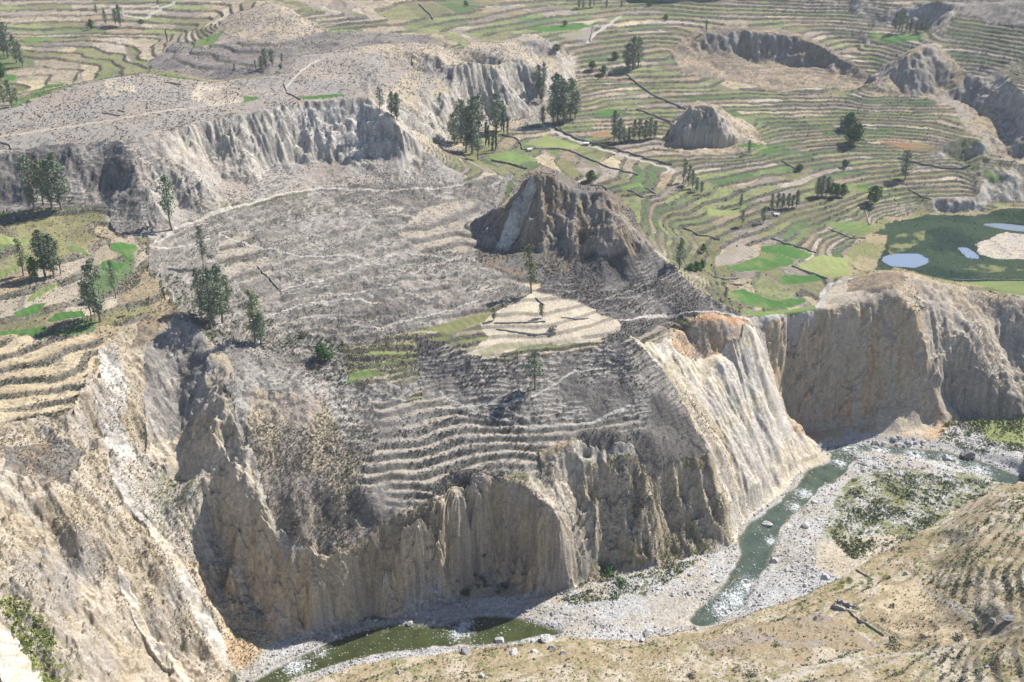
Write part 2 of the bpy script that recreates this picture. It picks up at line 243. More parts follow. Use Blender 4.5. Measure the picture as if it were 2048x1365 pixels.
zone('mesa_cliff', [(560,215),(745,198),(775,235),(840,290),(700,330),(680,290),(640,320),(590,270)], 'gray','sand', 10, 'gray','pale', warp=3.0, rill=3.6, net=.0, dots=.25)
zone('scrub_slope', [(-60,310),(0,302),(100,292),(250,280),(292,400),(285,475),(215,475),(210,415),(100,425),(-60,425)], 'dark','mid', 10, 'dark','mid', warp=2.5, rill=.8, net=1.0, dots=.7, rough=.5)
zone('left_terraces', [(-60,425),(100,418),(215,415),(235,470),(290,485),(300,550),(340,610),(250,640),(200,700),(-60,700)], 'tan','straw', 12, th=2.3, ta=1, par=2, dots=.3, warp=1.5)
zone('left_terraces', [(-60,672),(100,672),(215,650),(245,655),(205,700),(180,780),(150,830),(0,865),(-60,865)], 'straw','dstraw', 10, th=2.1, ta=1, dots=.4, warp=1.2)
zone('basin_slope', [(300,480),(345,456),(640,376),(925,364),(1030,345),(960,500),(1070,590),(950,622),(840,660),(820,700),(700,700),(600,660),(520,690),(420,665),(340,600),(295,540)], 'mid','gray', 13, 'mid','gray', th=1.5, ta=.75, net=.6, dots=.75, rough=.7)
zone('basin_slope', [(550,585),(700,560),(880,590),(840,655),(700,640),(560,625)], 'mid','dark', 14, th=1.8, ta=.7, net=.8, dots=.75, rough=.7)
zone('basin_slope', [(640,375),(925,366),(1010,352),(960,470),(950,500),(880,470),(780,430),(700,420)], 'mid','dark', 14, th=1.9, ta=.8, net=.8, dots=.75, rough=.7)
zone('basin_slope', [(430,470),(510,470),(560,560),(560,600),(490,600),(450,540)], 'mid','dark', 10, 'mid','gray', th=1.35, ta=1, net=.2, dots=.6, rough=.3)
zone('basin_slope', [(860,400),(960,400),(960,500),(850,510),(800,470)], 'mid','dark', 10, 'mid','gray', th=1.35, ta=1, net=.2, dots=.6, rough=.3)
zone('scrub_slope', [(420,665),(520,690),(600,660),(700,700),(840,690),(860,760),(800,800),(770,900),(740,1000),(640,1060),(560,1020),(500,900),(445,770),(440,700)], 'gray','mid', 12, 'mid','gray', net=.6, dots=.8, rough=.7, warp=2.4)
zone('scrub_slope', [(500,780),(650,800),(700,900),(760,940),(740,1060),(800,1000),(870,1000),(875,1110),(760,1095),(640,1130),(580,1090),(545,1040),(520,960),(490,880)], 'mauve','tan', 9, 'tan','gray', dots=.8, rough=.5, warp=2.2, rt=1.3)
zone('scrub_slope', [(680,690),(840,660),(870,700),(850,760),(700,768)], 'tan','olive', 9, th=1.6, ta=.9, dots=.4)
zone('dark_slope', [(1245,668),(1290,700),(1320,740),(1400,870),(1425,935),(1300,920),(1150,890),(1180,705)], 'dark','dark', 24, 'dark','dark', net=1.0, dots=.7, rough=.6, warp=1.5)
zone('dark_slope', [(830,668),(940,720),(1020,725),(1190,705),(1245,665),(1290,700),(1320,740),(1400,870),(1425,935),(1300,920),(1150,890),(1090,880),(900,880),(850,800),(840,740)], 'dark','mid', 14, 'dark','mid', th=1.9, ta=.15, net=1.0, dots=.7, rough=.6, warp=1.5)
zone('dark_slope', [(740,800),(880,800),(1000,850),(1150,850),(1200,850),(1340,860),(1425,935),(1330,930),(1150,895),(1090,960),(990,965),(880,1000),(740,1060),(690,1020),(760,880)], 'mid','gray', 16, 'mid','gray', th=2.1, ta=1, net=.3, dots=.6, rough=.3, warp=1.2)
zone('dark_hill', [(1190,500),(1260,470),(1310,505),(1400,585),(1480,630),(1410,634),(1350,640),(1250,680),(1180,640),(1070,590),(1080,558),(1140,545)], 'dark','dark', 20, 'dark','dark', net=.55, dots=.8, rough=.6)
zone('dark_hill', [(950,520),(965,480),(1010,400),(1045,355),(1080,330),(1120,345),(1160,372),(1205,370),(1245,395),(1290,470),(1330,520),(1260,520),(1170,520),(1130,548),(1085,562),(1040,560)], 'mid','brown', 10, 'mid','brown', warp=3.2, rill=3.4, dots=.6, rough=.35)
zone('dark_hill', [(1030,390),(1060,355),(1075,375),(1040,450),(1000,505),(975,500),(1010,440)], 'lgray','mauve', 5, 'white','lgray', warp=3.2, rill=1.5, dots=.15)
zone('pale_terraces', [(930,712),(980,680),(960,640),(1065,585),(1150,603),(1240,640),(1240,668),(1190,684),(1060,695),(985,722)], 'sand','cream', 10, th=1.6, ta=.6, dots=.15, rough=.15)
zone('yellow_cliff', [(1245,668),(1290,690),(1320,672),(1345,668),(1360,700),(1400,716),(1480,700),(1500,662),(1540,640),(1555,760),(1620,880),(1672,916),(1615,935),(1545,998),(1480,1040),(1468,1085),(1440,1000),(1428,930),(1400,870),(1360,800),(1320,740)], 'cream','sand', 8, 'cream','pale', warp=1.2, rill=3.4, dots=.25, rough=.2, dotc='olive', iso=.2)
zone('yellow_cliff', [(1320,740),(1345,700),(1400,800),(1440,850),(1480,960),(1460,1010),(1428,930),(1400,870)], 'tan','sand', 8, 'tan','sand', warp=1.5, rill=2.2, dots=.7, rough=.3, dotc='olive', iso=.4)
zone('river_cliff', [(1340,668),(1380,640),(1430,630),(1500,645),(1480,703),(1400,718),(1355,702)], 'ochre','rust', 9, 'ochre','mauve', warp=1.5, rill=.8, dots=.1)
zone('river_cliff', [(1490,642),(1600,626),(1700,609),(1800,598),(1835,630),(1855,700),(1860,775),(1800,800),(1750,830),(1720,850),(1590,870),(1560,800),(1535,700)], 'ochre','tan', 10, 'ochre','tan', warp=2.4, rill=.9, dots=.1)
zone('talus_fan', [(1720,848),(1760,800),(1850,772),(1900,800),(1935,842),(1860,880),(1700,870),(1620,885),(1600,868)], 'sand','ochre', 8, 'sand','tan', warp=1, rill=.5, dots=.25, rough=.3)
zone('river_cliff', [(1855,770),(1860,700),(1840,620),(1800,590),(1700,588),(1660,575),(1740,540),(1790,530),(1910,568),(1960,580),(2200,620),(2200,850),(1935,842),(1900,805)], 'tan','mauve', 12, 'gray','sand', warp=2.4, rill=1.6, dots=.75, rough=.4, dotc='brown')
zone('bench_ground', [(1470,632),(1600,625),(1800,602),(1800,560),(1690,562),(1660,575),(1630,620)], 'sand','tan', 10, 'sand','tan', dots=.3, rough=.15)
zone('bench_ground', [(1690,565),(1790,530),(1810,590),(1750,592),(1690,585)], 'dstraw','brown', 6, 'tan','tan', dots=.8, rough=.3)
zone('scrub_slope', [(1150,955),(1230,940),(1330,925),(1425,935),(1450,1000),(1470,1088),(1400,1115),(1340,1125),(1260,1142),(1180,1170),(1195,1080)], 'tan','brown', 10, 'sand','tan', warp=3.6, rill=2.2, dots=.8, rough=.5, dotc='olive', rt=1.5)
zone('scrub_slope', [(1080,900),(1150,895),(1150,960),(1195,1080),(1170,1145),(1120,1060),(1085,985)], 'dstraw','tan', 8, 'sand','lgray', warp=1.8, rill=2.0, dots=.7, rough=.35)
zone('river_cliff', [(865,1000),(945,958),(1085,985),(1140,1070),(1170,1140),(1150,1172),(1000,1196),(890,1192),(875,1100)], 'mauve','tan', 9, 'mauve','tan', warp=4.0, rill=2.0, dots=.25, rough=.3)
zone('river_cliff', [(590,1110),(640,1132),(760,1098),(875,1112),(895,1190),(760,1228),(640,1262),(610,1270),(575,1190)], 'tan','sand', 10, 'sand','tan', warp=4.2, rill=2.0, dots=.25, rough=.3)
zone('gully_cliff', [(340,618),(430,690),(470,740),(440,780),(485,890),(520,990),(560,1110),(612,1270),(560,1278),(500,1180),(440,1090),(400,960),(290,930),(290,850),(305,690)], 'tan','sand', 10, 'tan','sand', warp=2.0, rill=1.4, dots=.15, rough=.3)
zone('gully_cliff', [(300,690),(340,618),(400,650),(420,700),(410,820),(360,860),(310,870),(290,800)], 'gray','mid', 8, 'lgray','mid', warp=2.2, rill=2.5, dots=.5)
zone('gully_floor', [(230,950),(290,920),(400,975),(440,1090),(500,1180),(560,1278),(470,1350),(420,1280),(330,1140),(260,1030)], 'lgray','sand', 8, 'sand','lgray', warp=1.5, rill=1.2, dots=.4, rough=.35, dotc='olive')
zone('gully_floor', [(370,1130),(440,1130),(560,1278),(520,1300),(470,1340),(420,1240)], 'straw','ochre', 8, 'ochre','straw', warp=1.8, rill=2.4, dots=.2, rough=.3)
zone('left_cliff', [(-60,865),(0,862),(150,830),(185,770),(210,690),(250,650),(330,610),(340,620),(300,690),(290,900),(230,945),(300,1070),(420,1270),(455,1350),(440,1440),(-60,1700)], 'tan','sand', 13, 'tan','gray', warp=3.2, rill=2.2, dots=.6, rough=.5, dotc='brown', rt=1.25)
zone('left_cliff', [(195,700),(235,690),(260,790),(245,860),(280,930),(240,960),(215,900),(195,790)], 'lgray','white', 9, 'white','gray', warp=2.4, rill=2.5, dots=.4)
zone('left_cliff', [(0,900),(120,880),(170,900),(160,960),(90,985),(60,960),(0,950)], 'mid','brown', 7, 'mid','mid', warp=2, rill=1.2, dots=.8)
zone('left_cliff', [(262,650),(335,600),(355,625),(300,690),(270,700)], 'dstraw','brown', 6, 'brown','mid', warp=1.5, rill=1, dots=.7)
zone('pale_slide', [(215,925),(250,960),(275,1010),(330,1075),(370,1130),(400,1180),(440,1270),(468,1335),(440,1340),(400,1260),(370,1190),(345,1120),(300,1060),(250,990)], 'cream','pale', 7, 'cream','pale', warp=2.4, rill=.8, dots=.05, rough=.2)
zone('pale_slide', [(232,1130),(246,1150),(286,1230),(335,1290),(385,1365),(368,1365),(316,1300),(268,1240),(236,1170)], 'pale','sand', 7, 'pale','cream', warp=2.2, rill=1.2, dots=.2, rough=.3)
zone('pale_slide', [(-20,1225),(20,1270),(60,1320),(100,1380),(20,1380),(-20,1300)], 'white','lgray', 7, 'white','cream', warp=1.5, rill=.5, dots=.1, rough=.15)
zone('riverbed', [(470,1400),(470,1350),(560,1275),(640,1262),(760,1230),(890,1195),(1000,1196),(1120,1180),(1180,1168),(1260,1143),(1340,1124),(1430,1108),(1470,1085),(1480,1040),(1545,998),(1615,935),(1672,916),(1625,885),(1700,868),(1860,880),(1935,842),(2200,845),(2200,930),(2048,945),(1960,985),(1880,1040),(1800,1085),(1720,1130),(1660,1165),(1600,1195),(1500,1225),(1390,1255),(1280,1282),(1130,1275),(1000,1285),(880,1302),(700,1327),(560,1390)], 'gravel','lgray', 12, 'gravel','lgray', warp=.3, dots=.2, rough=.2)
zone('riverbed', [(1000,1205),(1180,1172),(1340,1130),(1430,1112),(1380,1180),(1200,1200),(1060,1215)], 'sand','gravel', 8, warp=.3, dots=.35, rough=.15, dotc='olive')
zone('riverbed', [(1640,1060),(1700,960),(1800,935),(1960,950),(2048,935),(1980,985),(1880,1040),(1800,1100),(1700,1120),(1650,1110)], 'gravel','olive', 9, warp=.3, dots=.8, rough=.3, dotc='olive')
zone('riverbed', [(1640,1080),(1790,1070),(1830,1100),(1760,1140),(1690,1160),(1630,1140)], 'sand','tan', 9, warp=.3, dots=.2, rough=.15)
zone('near_slope', [(540,1400),(700,1328),(880,1303),(1000,1286),(1130,1276),(1280,1283),(1390,1256),(1500,1226),(1600,1197),(1660,1167),(1720,1132),(1800,1087),(1880,1042),(1960,987),(2048,947),(2200,930),(2600,900),(2600,1700),(500,1700)], 'dstraw','sand', 9, th=2.2, ta=.45, dots=.65, rough=.3, dotc='olive')
zone('near_slope', [(1390,1290),(1500,1260),(1640,1225),(1690,1240),(1760,1290),(1700,1300),(1600,1298),(1450,1310)], 'dstraw','mauve', 7, dots=.3, rough=.15)
zone('near_slope', [(1760,1172),(1850,1162),(1950,1245),(1930,1290),(1800,1280),(1720,1235)], 'dstraw','straw', 6, dots=.2, rough=.12)
zone('marsh', [(1725,555),(1680,520),(1720,462),(1775,432),(1840,417),(2300,415),(2300,565),(1900,566)], 'dstraw','olive', 12, 'dstraw','olive', warp=0, dots=.3, rough=.05)
zone('marsh', [(1735,545),(1700,520),(1740,470),(1790,440),(1850,427),(2300,425),(2300,560),(1900,562),(1790,535)], 'marsh','pondw', 22, 'marsh','marsh', warp=0, dots=.2, rough=.03)
zone('marsh', [(1690,505),(1740,465),(1775,470),(1760,505),(1740,545),(1715,540)], 'olive','dstraw', 12, 'marsh','marsh', warp=0, dots=.3, rough=.05)
zone('marsh', [(1770,500),(1790,470),(1850,462),(1850,480),(1810,500),(1780,512)], 'olive','marsh', 6, 'marsh','marsh', warp=0, dots=.3, rough=.03)
zone('marsh', [(1900,535),(1960,528),(2048,540),(1980,548)], 'olive','marsh', 6, 'marsh','marsh', warp=0, dots=.3, rough=.03)
zone('islet', [(1952,492),(1975,478),(2010,465),(2048,470),(2090,480),(2110,505),(2060,520),(1990,518),(1960,508)], 'sand','lgray', 5, 'sand','lgray', warp=.8, dots=.4, rough=.3)
zone('mesa', [(205,188),(225,150),(265,152),(272,188),(235,192)], 'sand','gray', 5, 'sand','gray', warp=2.5, rill=1.5, dots=.3)
zone('rocky_knoll', [(1325,292),(1350,240),(1395,200),(1440,215),(1500,250),(1530,290),(1440,312),(1370,308)], 'tan','dstraw', 9, 'gray','sand', warp=4.2, rill=3.2, dots=.7, rough=.6)
zone('far_ridge', [(1350,120),(1340,95),(1410,55),(1480,50),(1560,58),(1620,75),(1700,115),(1755,150),(1740,175),(1650,172),(1560,182),(1460,160),(1370,150)], 'brown','dstraw', 14, 'brown','mid', warp=3.5, rill=2.4, th=1.6, ta=.6, dots=1.0, rough=.6)
zone('far_ridge', [(1740,192),(1775,140),(1850,78),(1900,115),(1955,162),(2020,220),(2048,265),(2100,330),(2050,325),(1980,298),(1935,262),(1905,212),(1850,196)], 'mauve','dstraw', 16, 'gray','mid', warp=3.5, rill=2.4, dots=.8)
zone('far_ridge', [(1860,35),(1925,2),(1950,-20),(2150,-20),(2150,50),(1980,48)], 'mauve','mid', 16, 'mid','mauve', warp=3.5, rill=2, dots=.6)
NZ = len(Z)
# crops: outline, colour, name, label
FIELDS = []
def field(poly, col, label, name='crop_field', group=None): FIELDS.append((W(poly), C[col], name, label, group))
field([(1522,493),(1570,489),(1628,509),(1615,517),(1590,517),(1555,508),(1520,503)], 'green', 'bright green crop strip with a curved back edge, beyond its two joined neighbours on the bench')
field([(1521,505),(1553,508),(1589,518),(1584,526),(1574,531),(1540,541),(1478,543),(1451,535),(1500,518),(1521,514)], 'green', 'long bright green crop field tapering left beside the grey ploughed plot')
field([(1557,555),(1587,548),(1628,550),(1649,558),(1615,567),(1567,571)], 'green', 'short bright green four sided crop plot between the dirt track and the curved field')
field([(1457,582),(1485,579),(1526,593),(1553,600),(1608,594),(1613,603),(1587,613),(1546,618),(1492,610),(1464,593)], 'green', 'boomerang shaped bright green crop field near the top of the river cliff')
field([(1485,618),(1553,621),(1628,608),(1632,620),(1587,630),(1519,634),(1485,628)], 'meadow', 'pale green grass strip along the very brink of the river cliff', 'meadow')
field([(1430,514),(1461,493),(1505,492),(1512,504),(1461,528),(1430,533)], 'soil', 'bare grey brown ploughed plot left of the bright green fields', 'ploughed_field')
field([(1594,529),(1646,510),(1697,517),(1704,552),(1656,557),(1622,548)], 'lgreen', 'pale yellowish green meadow between the bright crops and the marsh', 'meadow')
field([(1650,446),(1738,445),(1741,466),(1710,472),(1660,455)], 'meadow', 'rounded green plot just above the left end of the marsh')
field([(1416,417),(1478,421),(1475,431),(1416,431)], 'lgreen', 'small yellow green plot below the row of dark bushy trees', 'meadow')
field([(216,482),(240,480),(280,494),(257,516),(222,497)], 'green', 'dark green plot at the head of the left gully, the upper of two')
field([(205,524),(222,519),(260,523),(239,538),(202,535)], 'green', 'dark green plot at the head of the left gully, the lower of two')
field([(27,627),(68,608),(94,606),(75,623),(31,634)], 'green', 'small crescent of bright green crop on the left terraces')
field([(-20,662),(51,658),(96,652),(68,668),(-20,672)], 'green', 'narrow bright green crop strip cut by the left edge of the picture')
field([(96,640),(113,623),(164,620),(171,634),(103,644)], 'green', 'green plot in the shade beside the tall eucalyptus on the left terraces')
field([(51,600),(68,579),(120,562),(86,586),(62,601)], 'meadow', 'slanting light green grass plot in the middle of the left terraces', 'meadow')
field([(130,493),(147,490),(192,510),(144,502)], 'meadow', 'thin green wedge right of the tree clump on the left terraces')
field([(-20,554),(51,521),(75,516),(51,531),(0,552)], 'meadow', 'long thin green strip behind the clump of dark trees at the left edge')
field([(-20,468),(68,475),(34,490),(-20,487)], 'lgreen', 'pale green grass plot highest on the left terraces, at the picture edge', 'meadow')
field([(486,192),(523,197),(486,207)], 'green', 'small green triangle of crop lying alone on the mesa top')
field([(588,195),(670,188),(700,191),(616,200)], 'green', 'thin green crop strip right behind the brink of the white mesa cliff')
field([(55,185),(86,171),(133,164),(68,188)], 'green', 'narrow green strip below the rocky outcrop at the far left')
field([(3,163),(14,147),(34,150),(30,160)], 'green', 'small dark green plot beside the trees at the far left edge')
field([(400,79),(451,60),(424,92),(376,92)], 'meadow', 'green wedge of crop at the foot of the far round hill')
field([(34,76),(120,72),(60,88)], 'meadow', 'pale green plot in the far left corner of the valley')
field([(1054,55),(1102,48),(1201,44),(1160,58),(1067,62)], 'green', 'wide blue green field in the far middle, left of the brown ploughed one')
field([(1115,68),(1187,56),(1180,80),(1136,79)], 'soil', 'smooth grey brown ploughed field in the far middle of the valley', 'ploughed_field')
field([(1138,44),(1215,35),(1180,48)], 'sand', 'pale harvested plot just beyond the wide blue green field', 'ploughed_field')
field([(1047,287),(1095,270),(1160,291),(1153,298),(1098,296)], 'lgreen', 'pale green five sided meadow right of the big eucalyptus grove', 'meadow')
field([(855,280),(879,279),(883,294),(859,291)], 'meadow', 'small green patch under the cliff left of the big eucalyptus grove', 'meadow')
field([(975,308),(1016,304),(1078,318),(1033,328),(982,321)], 'meadow', 'light green grass plot in front of the big eucalyptus grove', 'meadow')
field([(1187,222),(1221,219),(1262,226),(1201,233)], 'green', 'green plot on the valley floor above the reddish bare plot')
field([(1238,376),(1283,366),(1286,373),(1249,381)], 'meadow', 'green wedge right of the lone round tree behind the dark cone')
field([(1180,268),(1218,261),(1222,273),(1187,274)], 'rust', 'small reddish brown bare plot left of the row of trees', 'ploughed_field')
field([(1731,74),(1745,65),(1793,70),(1762,82)], 'meadow', 'blue green four sided field between the two far ridges, the left of a pair')
field([(1762,84),(1800,68),(1847,70),(1841,79),(1772,89)], 'green', 'bright green four sided field between the two far ridges, the right of a pair')
field([(1461,294),(1499,286),(1529,291),(1502,296)], 'green', 'green plot right of the rocky cone, the farther of two')
field([(1502,301),(1536,296),(1567,303),(1519,304)], 'green', 'green plot right of the rocky cone, the nearer of two')
field([(1656,373),(1711,368),(1707,380),(1676,380)], 'meadow', 'green plot right behind the pair of round bushy trees')
field([(1714,369),(1738,368),(1735,383),(1714,383)], 'green', 'small square green plot between two light green ones in the right valley')
field([(1745,376),(1772,380),(1752,392)], 'meadow', 'small green triangle behind the single tree above the marsh terraces')
field([(1964,346),(1988,346),(2015,366),(1971,356)], 'meadow', 'small light green plot near the right edge above the curved terraces')
field([(1752,281),(1844,284),(1882,301),(1810,298)], 'rust', 'long reddish brown fallow strip below the stacked right terraces', 'ploughed_field')
field([(1915,563),(2300,560),(2300,640),(2048,594),(1998,579)], 'meadow', 'flat green pasture between the marsh and the cliff brink at the right edge', 'pasture')
field([(838,658),(968,627),(982,630),(968,644),(896,668)], 'olive', 'grey green curved fallow strip left of the pale middle terraces', 'fallow_field')
field([(725,709),(739,702),(824,704),(804,711)], 'lgreen', 'short light green strip on the small middle terraces, the highest one', 'grass_strip')
field([(735,730),(831,714),(828,719),(753,733)], 'meadow', 'thin green strip on the small middle terraces, the second from the top', 'grass_strip')
field([(691,767),(701,747),(735,740),(780,744),(742,753)], 'meadow', 'green patch at the lower left of the small middle terraces', 'grass_strip')
field([(934,709),(1002,685),(1146,675),(1200,680),(1119,684),(1016,700),(975,716)], 'sand', 'long pale bare field along the brink of the dark middle slope', 'fallow_field')
field([(1930,842),(2048,832),(2200,840),(2200,900),(2048,900),(1981,882)], 'lgreen', 'bright green riverside meadow dotted with bushes at the right edge', 'meadow')
PATHS = []
def path(pl, w, label, col='pale', name='footpath'): PATHS.append((W(pl), max(.45, w * .65), C[col], name, label))
path([(303,488),(345,462),(420,430),(500,408),(560,388),(640,376),(700,378),(780,380),(860,376),(925,366)], 1.3, 'pale trail running along the foot of the white mesa cliff')
path([(-40,280),(0,275),(130,255),(260,235),(400,215),(480,204)], 1.8, 'faint pale track crossing the mesa top', 'sand', 'dirt_track')
path([(1470,634),(1530,640),(1590,634),(1625,622),(1645,605),(1648,585),(1660,568),(1700,558)], 2.4, 'pale dirt road curving along the river cliff brink to the knoll', 'pale', 'dirt_road')
path([(1240,640),(1265,640),(1330,630),(1400,625),(1470,632)], .9, 'thin trail from the pale terraces across the foot of the dark hill')
path([(880,815),(960,812),(1010,812),(1060,800),(1110,770),(1150,740),(1215,733)], .7, 'thin pale trail crossing the dark slope below the lone tree')
path([(1000,812),(1040,835),(1080,852)], .6, 'short trail branching downhill from the dark slope trail')
path([(440,470),(520,495),(600,510),(700,510),(740,520)], .9, 'pale trail crossing the upper grey basin')
path([(560,585),(640,560),(740,522),(800,505),(900,520)], .7, 'pale trail winding through the lower grey basin')
path([(960,600),(860,630),(760,655),(700,650)], .6, 'thin trail running left from the lone tall tree')
path([(500,640),(600,610),(680,600),(760,602)], .8, 'pale trail above the small middle terraces')
path([(300,490),(370,493),(420,482)], .9, 'short pale trail by the head of the left gully')
path([(240,25),(290,35),(320,18),(350,3)], 3.2, 'pale winding dirt road in the far left distance', 'pale', 'dirt_road')
path([(1240,32),(1215,50),(1190,66),(1175,85)], 2.2, 'pale lane beside the far ploughed field', 'pale', 'dirt_road')
path([(1085,250),(1115,266),(1160,286),(1230,306),(1300,326),(1345,338)], 2.2, 'pale lane between stone walls in front of the big grove', 'pale', 'dirt_road')
path([(575,190),(570,178),(620,128),(640,120)], 1.2, 'pale path climbing the mesa behind the green strip')
path([(880,780),(960,830),(1060,860),(1180,850),(1260,815)], .5, 'curving goat trail low on the dark middle slope')
path([(1540,1365),(1640,1330),(1760,1310),(1880,1300),(1960,1280),(2060,1250)], .6, 'thin path over the dry grass of the near slope')
path([(1830,1170),(1880,1200),(1945,1245)], .5, 'straight thin path across the golden dry field')

RIVER = [W(p) for p in (
 [(440,1400),(500,1362),(560,1330),(640,1290),(700,1264),(780,1247),(880,1252),(930,1235),(960,1226),(1010,1226),(1060,1240),(1100,1252),(1142,1264),(1080,1268),(1030,1277),(960,1285),(880,1290),(780,1300),(700,1316),(600,1350),(540,1380)],
 [(1375,1240),(1400,1215),(1440,1180),(1462,1140),(1482,1110),(1474,1080),(1502,1042),(1545,1010),(1590,975),(1612,940),(1660,922),(1664,905),(1640,890),(1700,888),(1780,889),(1900,901),(1980,921),(2060,938),(2200,955),(2200,978),(2048,964),(1980,946),(1900,921),(1800,903),(1710,899),(1706,925),(1690,945),(1640,975),(1620,1000),(1580,1030),(1560,1060),(1545,1100),(1530,1140),(1500,1175),(1485,1210),(1440,1235),(1400,1248)])]
POOLS = [W(p) for p in ([(1767,522),(1775,514),(1800,510),(1835,510),(1850,519),(1851,526),(1830,534),(1785,532)], [(1968,449),(2010,447),(2120,452),(2120,462),(2030,461),(1990,455)], [(1922,498),(1932,497),(1946,508),(1954,516),(1938,516)])]
def rmask(polys, s):
    gx, gy = np.meshgrid(X0 + DX * np.arange(NX), Y0 + DX * np.arange(NY)); m = np.zeros(gx.shape, bool)
    for p in polys: m |= inpoly(gx, gy, p)
    return blur(m.astype(float), s).astype(F32)
RM = rmask(RIVER, 1.3); RW = rmask(RIVER, 5.0); PM = rmask(POOLS, 0.7); BED = rmask([z['poly'] for z in Z if z['obj'] == 'riverbed'], 2.0)
FM = rmask([f[0] for f in FIELDS], 0.8)
def level(x, y): return np.interp(y, [250, 340, 406, 440, 520], [-.35, .05, .45, 1.3, 2.0]).astype(F32)
POOL_Z = 53.05
KEYS = ('warp', 'rill', 'th', 'ta', 'net', 'dots', 'par', 'rough', 'mw', 'iso', 'rt')
TAB = {k: np.array([z[k] for z in Z], F32) for k in KEYS}
COLS = {k: np.array([z[k] for z in Z], F32) for k in ('a', 'b', 'ra', 'rb', 'dotc')}

def land(x, y, want=False):
    """height of the land and, if wanted, its colour and the object each place belongs to"""
    x = np.asarray(x, F32); y = np.asarray(y, F32); sh = x.shape; x = x.ravel(); y = y.ravel()
    zx = x + 3.5 * fbm(x, y, 15, 5, 51, .7); zy = y + 3.5 * fbm(x, y, 15, 5, 61, .7)
    zid = np.zeros(x.shape, np.int32)
    for k in range(1, NZ):
        m = inpoly(zx, zy, Z[k]['poly']); zid[m] = k
    T = {k: TAB[k][zid] for k in KEYS}
    fm = samp(FM, x, y); sl0 = samp(SLOPE, x, y); st = sstep(.25, .8, sl0)
    amp = T['warp'] * (0.25 + st) * (1 - fm)
    n1 = fbm(x, y, 17, 4, 3, .55); n2 = fbm(x, y, 17, 4, 13, .55)
    gx = samp(GX, x, y); gy = samp(GY, x, y); gl = np.hypot(gx, gy) + 1e-4; ang = np.arctan2(gy, gx) / (math.pi / 6)        # six line directions
    ri = np.zeros(x.shape, F32); fine = np.zeros(x.shape, F32)
    need = (T['rill'] > 0) & (sl0 > .2)
    xi, yi, an = x[need], y[need], ang[need] % 6; vl = (1 + 1.6 * (1 - T['iso'][need])); acc = np.zeros(xi.shape, F32); ac2 = np.zeros(xi.shape, F32)
    for k in range(6):
        w = np.clip(1 - np.abs((an - k + 3) % 6 - 3), 0, 1); s = w > 0
        if not s.any(): continue
        a = k * math.pi / 6; u = -xi[s] * math.sin(a) + yi[s] * math.cos(a); v = (xi[s] * math.cos(a) + yi[s] * math.sin(a)) / vl[s]; u = u + 1.5 * fbm(xi[s], yi[s], 12, 2, 71)
        r = 1 - np.abs(vn(u / 5.5, v / 16, 20 + k) * 2 - 1) * 1.0; r2 = 1 - np.abs(vn(u / 2.3, v / 6, 40 + k) * 2 - 1); r3 = vn(u / .8, v / 3, 47 + k)
        acc[s] += w[s] * (r * .62 + r2 * .38); ac2[s] += w[s] * (r2 * .5 + r3 * .5)
    ri[need] = acc; fine[need] = ac2
    z00 = samp(BASE, x, y)
    push = (T['rill'] * (ri - .55) * 1.15 * need + T['iso'] * np.minimum(T['rill'] + T['warp'] * .4, 2.2) * .95 * fbm(x, y, 6.5, 5, 37, .68) - T['iso'] * np.minimum(T['rill'], 1.5) * .7 * (vn(z00 / 3.2 + 1.5 * n1, x / 40, 57) + .5 * vn(z00 / 1.3 + n1, x / 25, 58) - .75)) * st * (1 - fm)
    xw = x + amp * n1 * 1.6 + gx / gl * push; yw = y + amp * n2 * 1.6 + gy / gl * push
    z = samp(BASE, xw, yw); sl = samp(SLOPE, xw, yw); zb = z.copy(); stw = sstep(.3, .9, sl)
    z = z + fbm(x, y, 5.5, 4, 31, .62) * (T['rough'] * 2.0 + T['rill'] * stw * .35) * (1 - fm) + fbm(x, y, 30, 2, 33) * (T['rough'] * 1.5) * (1 - fm)
    # terraces follow the contours
    th = np.maximum(T['th'], .5); nz = fbm(x, y, 55, 2, 81) * .9 + fbm(x, y, 14, 2, 83) * .28
    nz = nz + np.where(T['par'] > 0, 0, np.where(T['th'] > 2, 2.0, .6) * fbm(x, y, 32, 3, 85, .4)); q = (zb + nz) / th; lv = np.floor(q); f = q - lv; fr = np.clip(np.where(T['par'] > 0, 2.3, 1.6) * np.maximum(sl, .04) / th, .1, .45)
    prof = np.where(f < 1 - fr, .10 * f / (1 - fr), .10 + .90 * (f - 1 + fr) / fr)
    gap = sstep(-.55, -.1, fbm(x, y, 24, 2, 87)) ; tam = T['ta'] * (T['th'] > 0) * (1 - sstep(.55, 1.0, sl)) * np.where(T['par'] > 0, gap * .4 + .6, gap * .85 + .15)
    zt = th * (lv + prof) - nz
    z = z + (zt - zb) * tam * np.where(fm > .5, .6, 1)
    riser = (f > 1 - fr - .02) * tam * (1 - sstep(.0, .5, fm))
    # water carves its bed
    jx = 1.6 * fbm(x, y, 7, 4, 97, .65); jy = 1.6 * fbm(x, y, 7, 4, 98, .65); rm = samp(RM, x + jx, y + jy); pm = samp(PM, x, y); bed = samp(BED, x, y); lev = level(x, y)
    rw = sstep(.02, .35, samp(RW, x, y)) * (bed > .02); zb = zb * (1 - rw) + (lev + .35) * rw; z = z * (1 - rw) + (lev + .35 + .3 * fbm(x, y, 4, 3, 99)) * rw
    z = np.where(bed > .02, z * (1 - bed) + (np.maximum(zb * .6 + .4 * z, lev + .25 + .35 * fbm(x, y, 3, 3, 91) + .5 * sstep(.3, 0, rm))) * bed, z)
    z = np.where(rm > .3, z * (1 - sstep(.3, .85, rm)) + (lev - .32 + .62 * fbm(x, y, 6, 4, 95)) * sstep(.3, .85, rm), z)
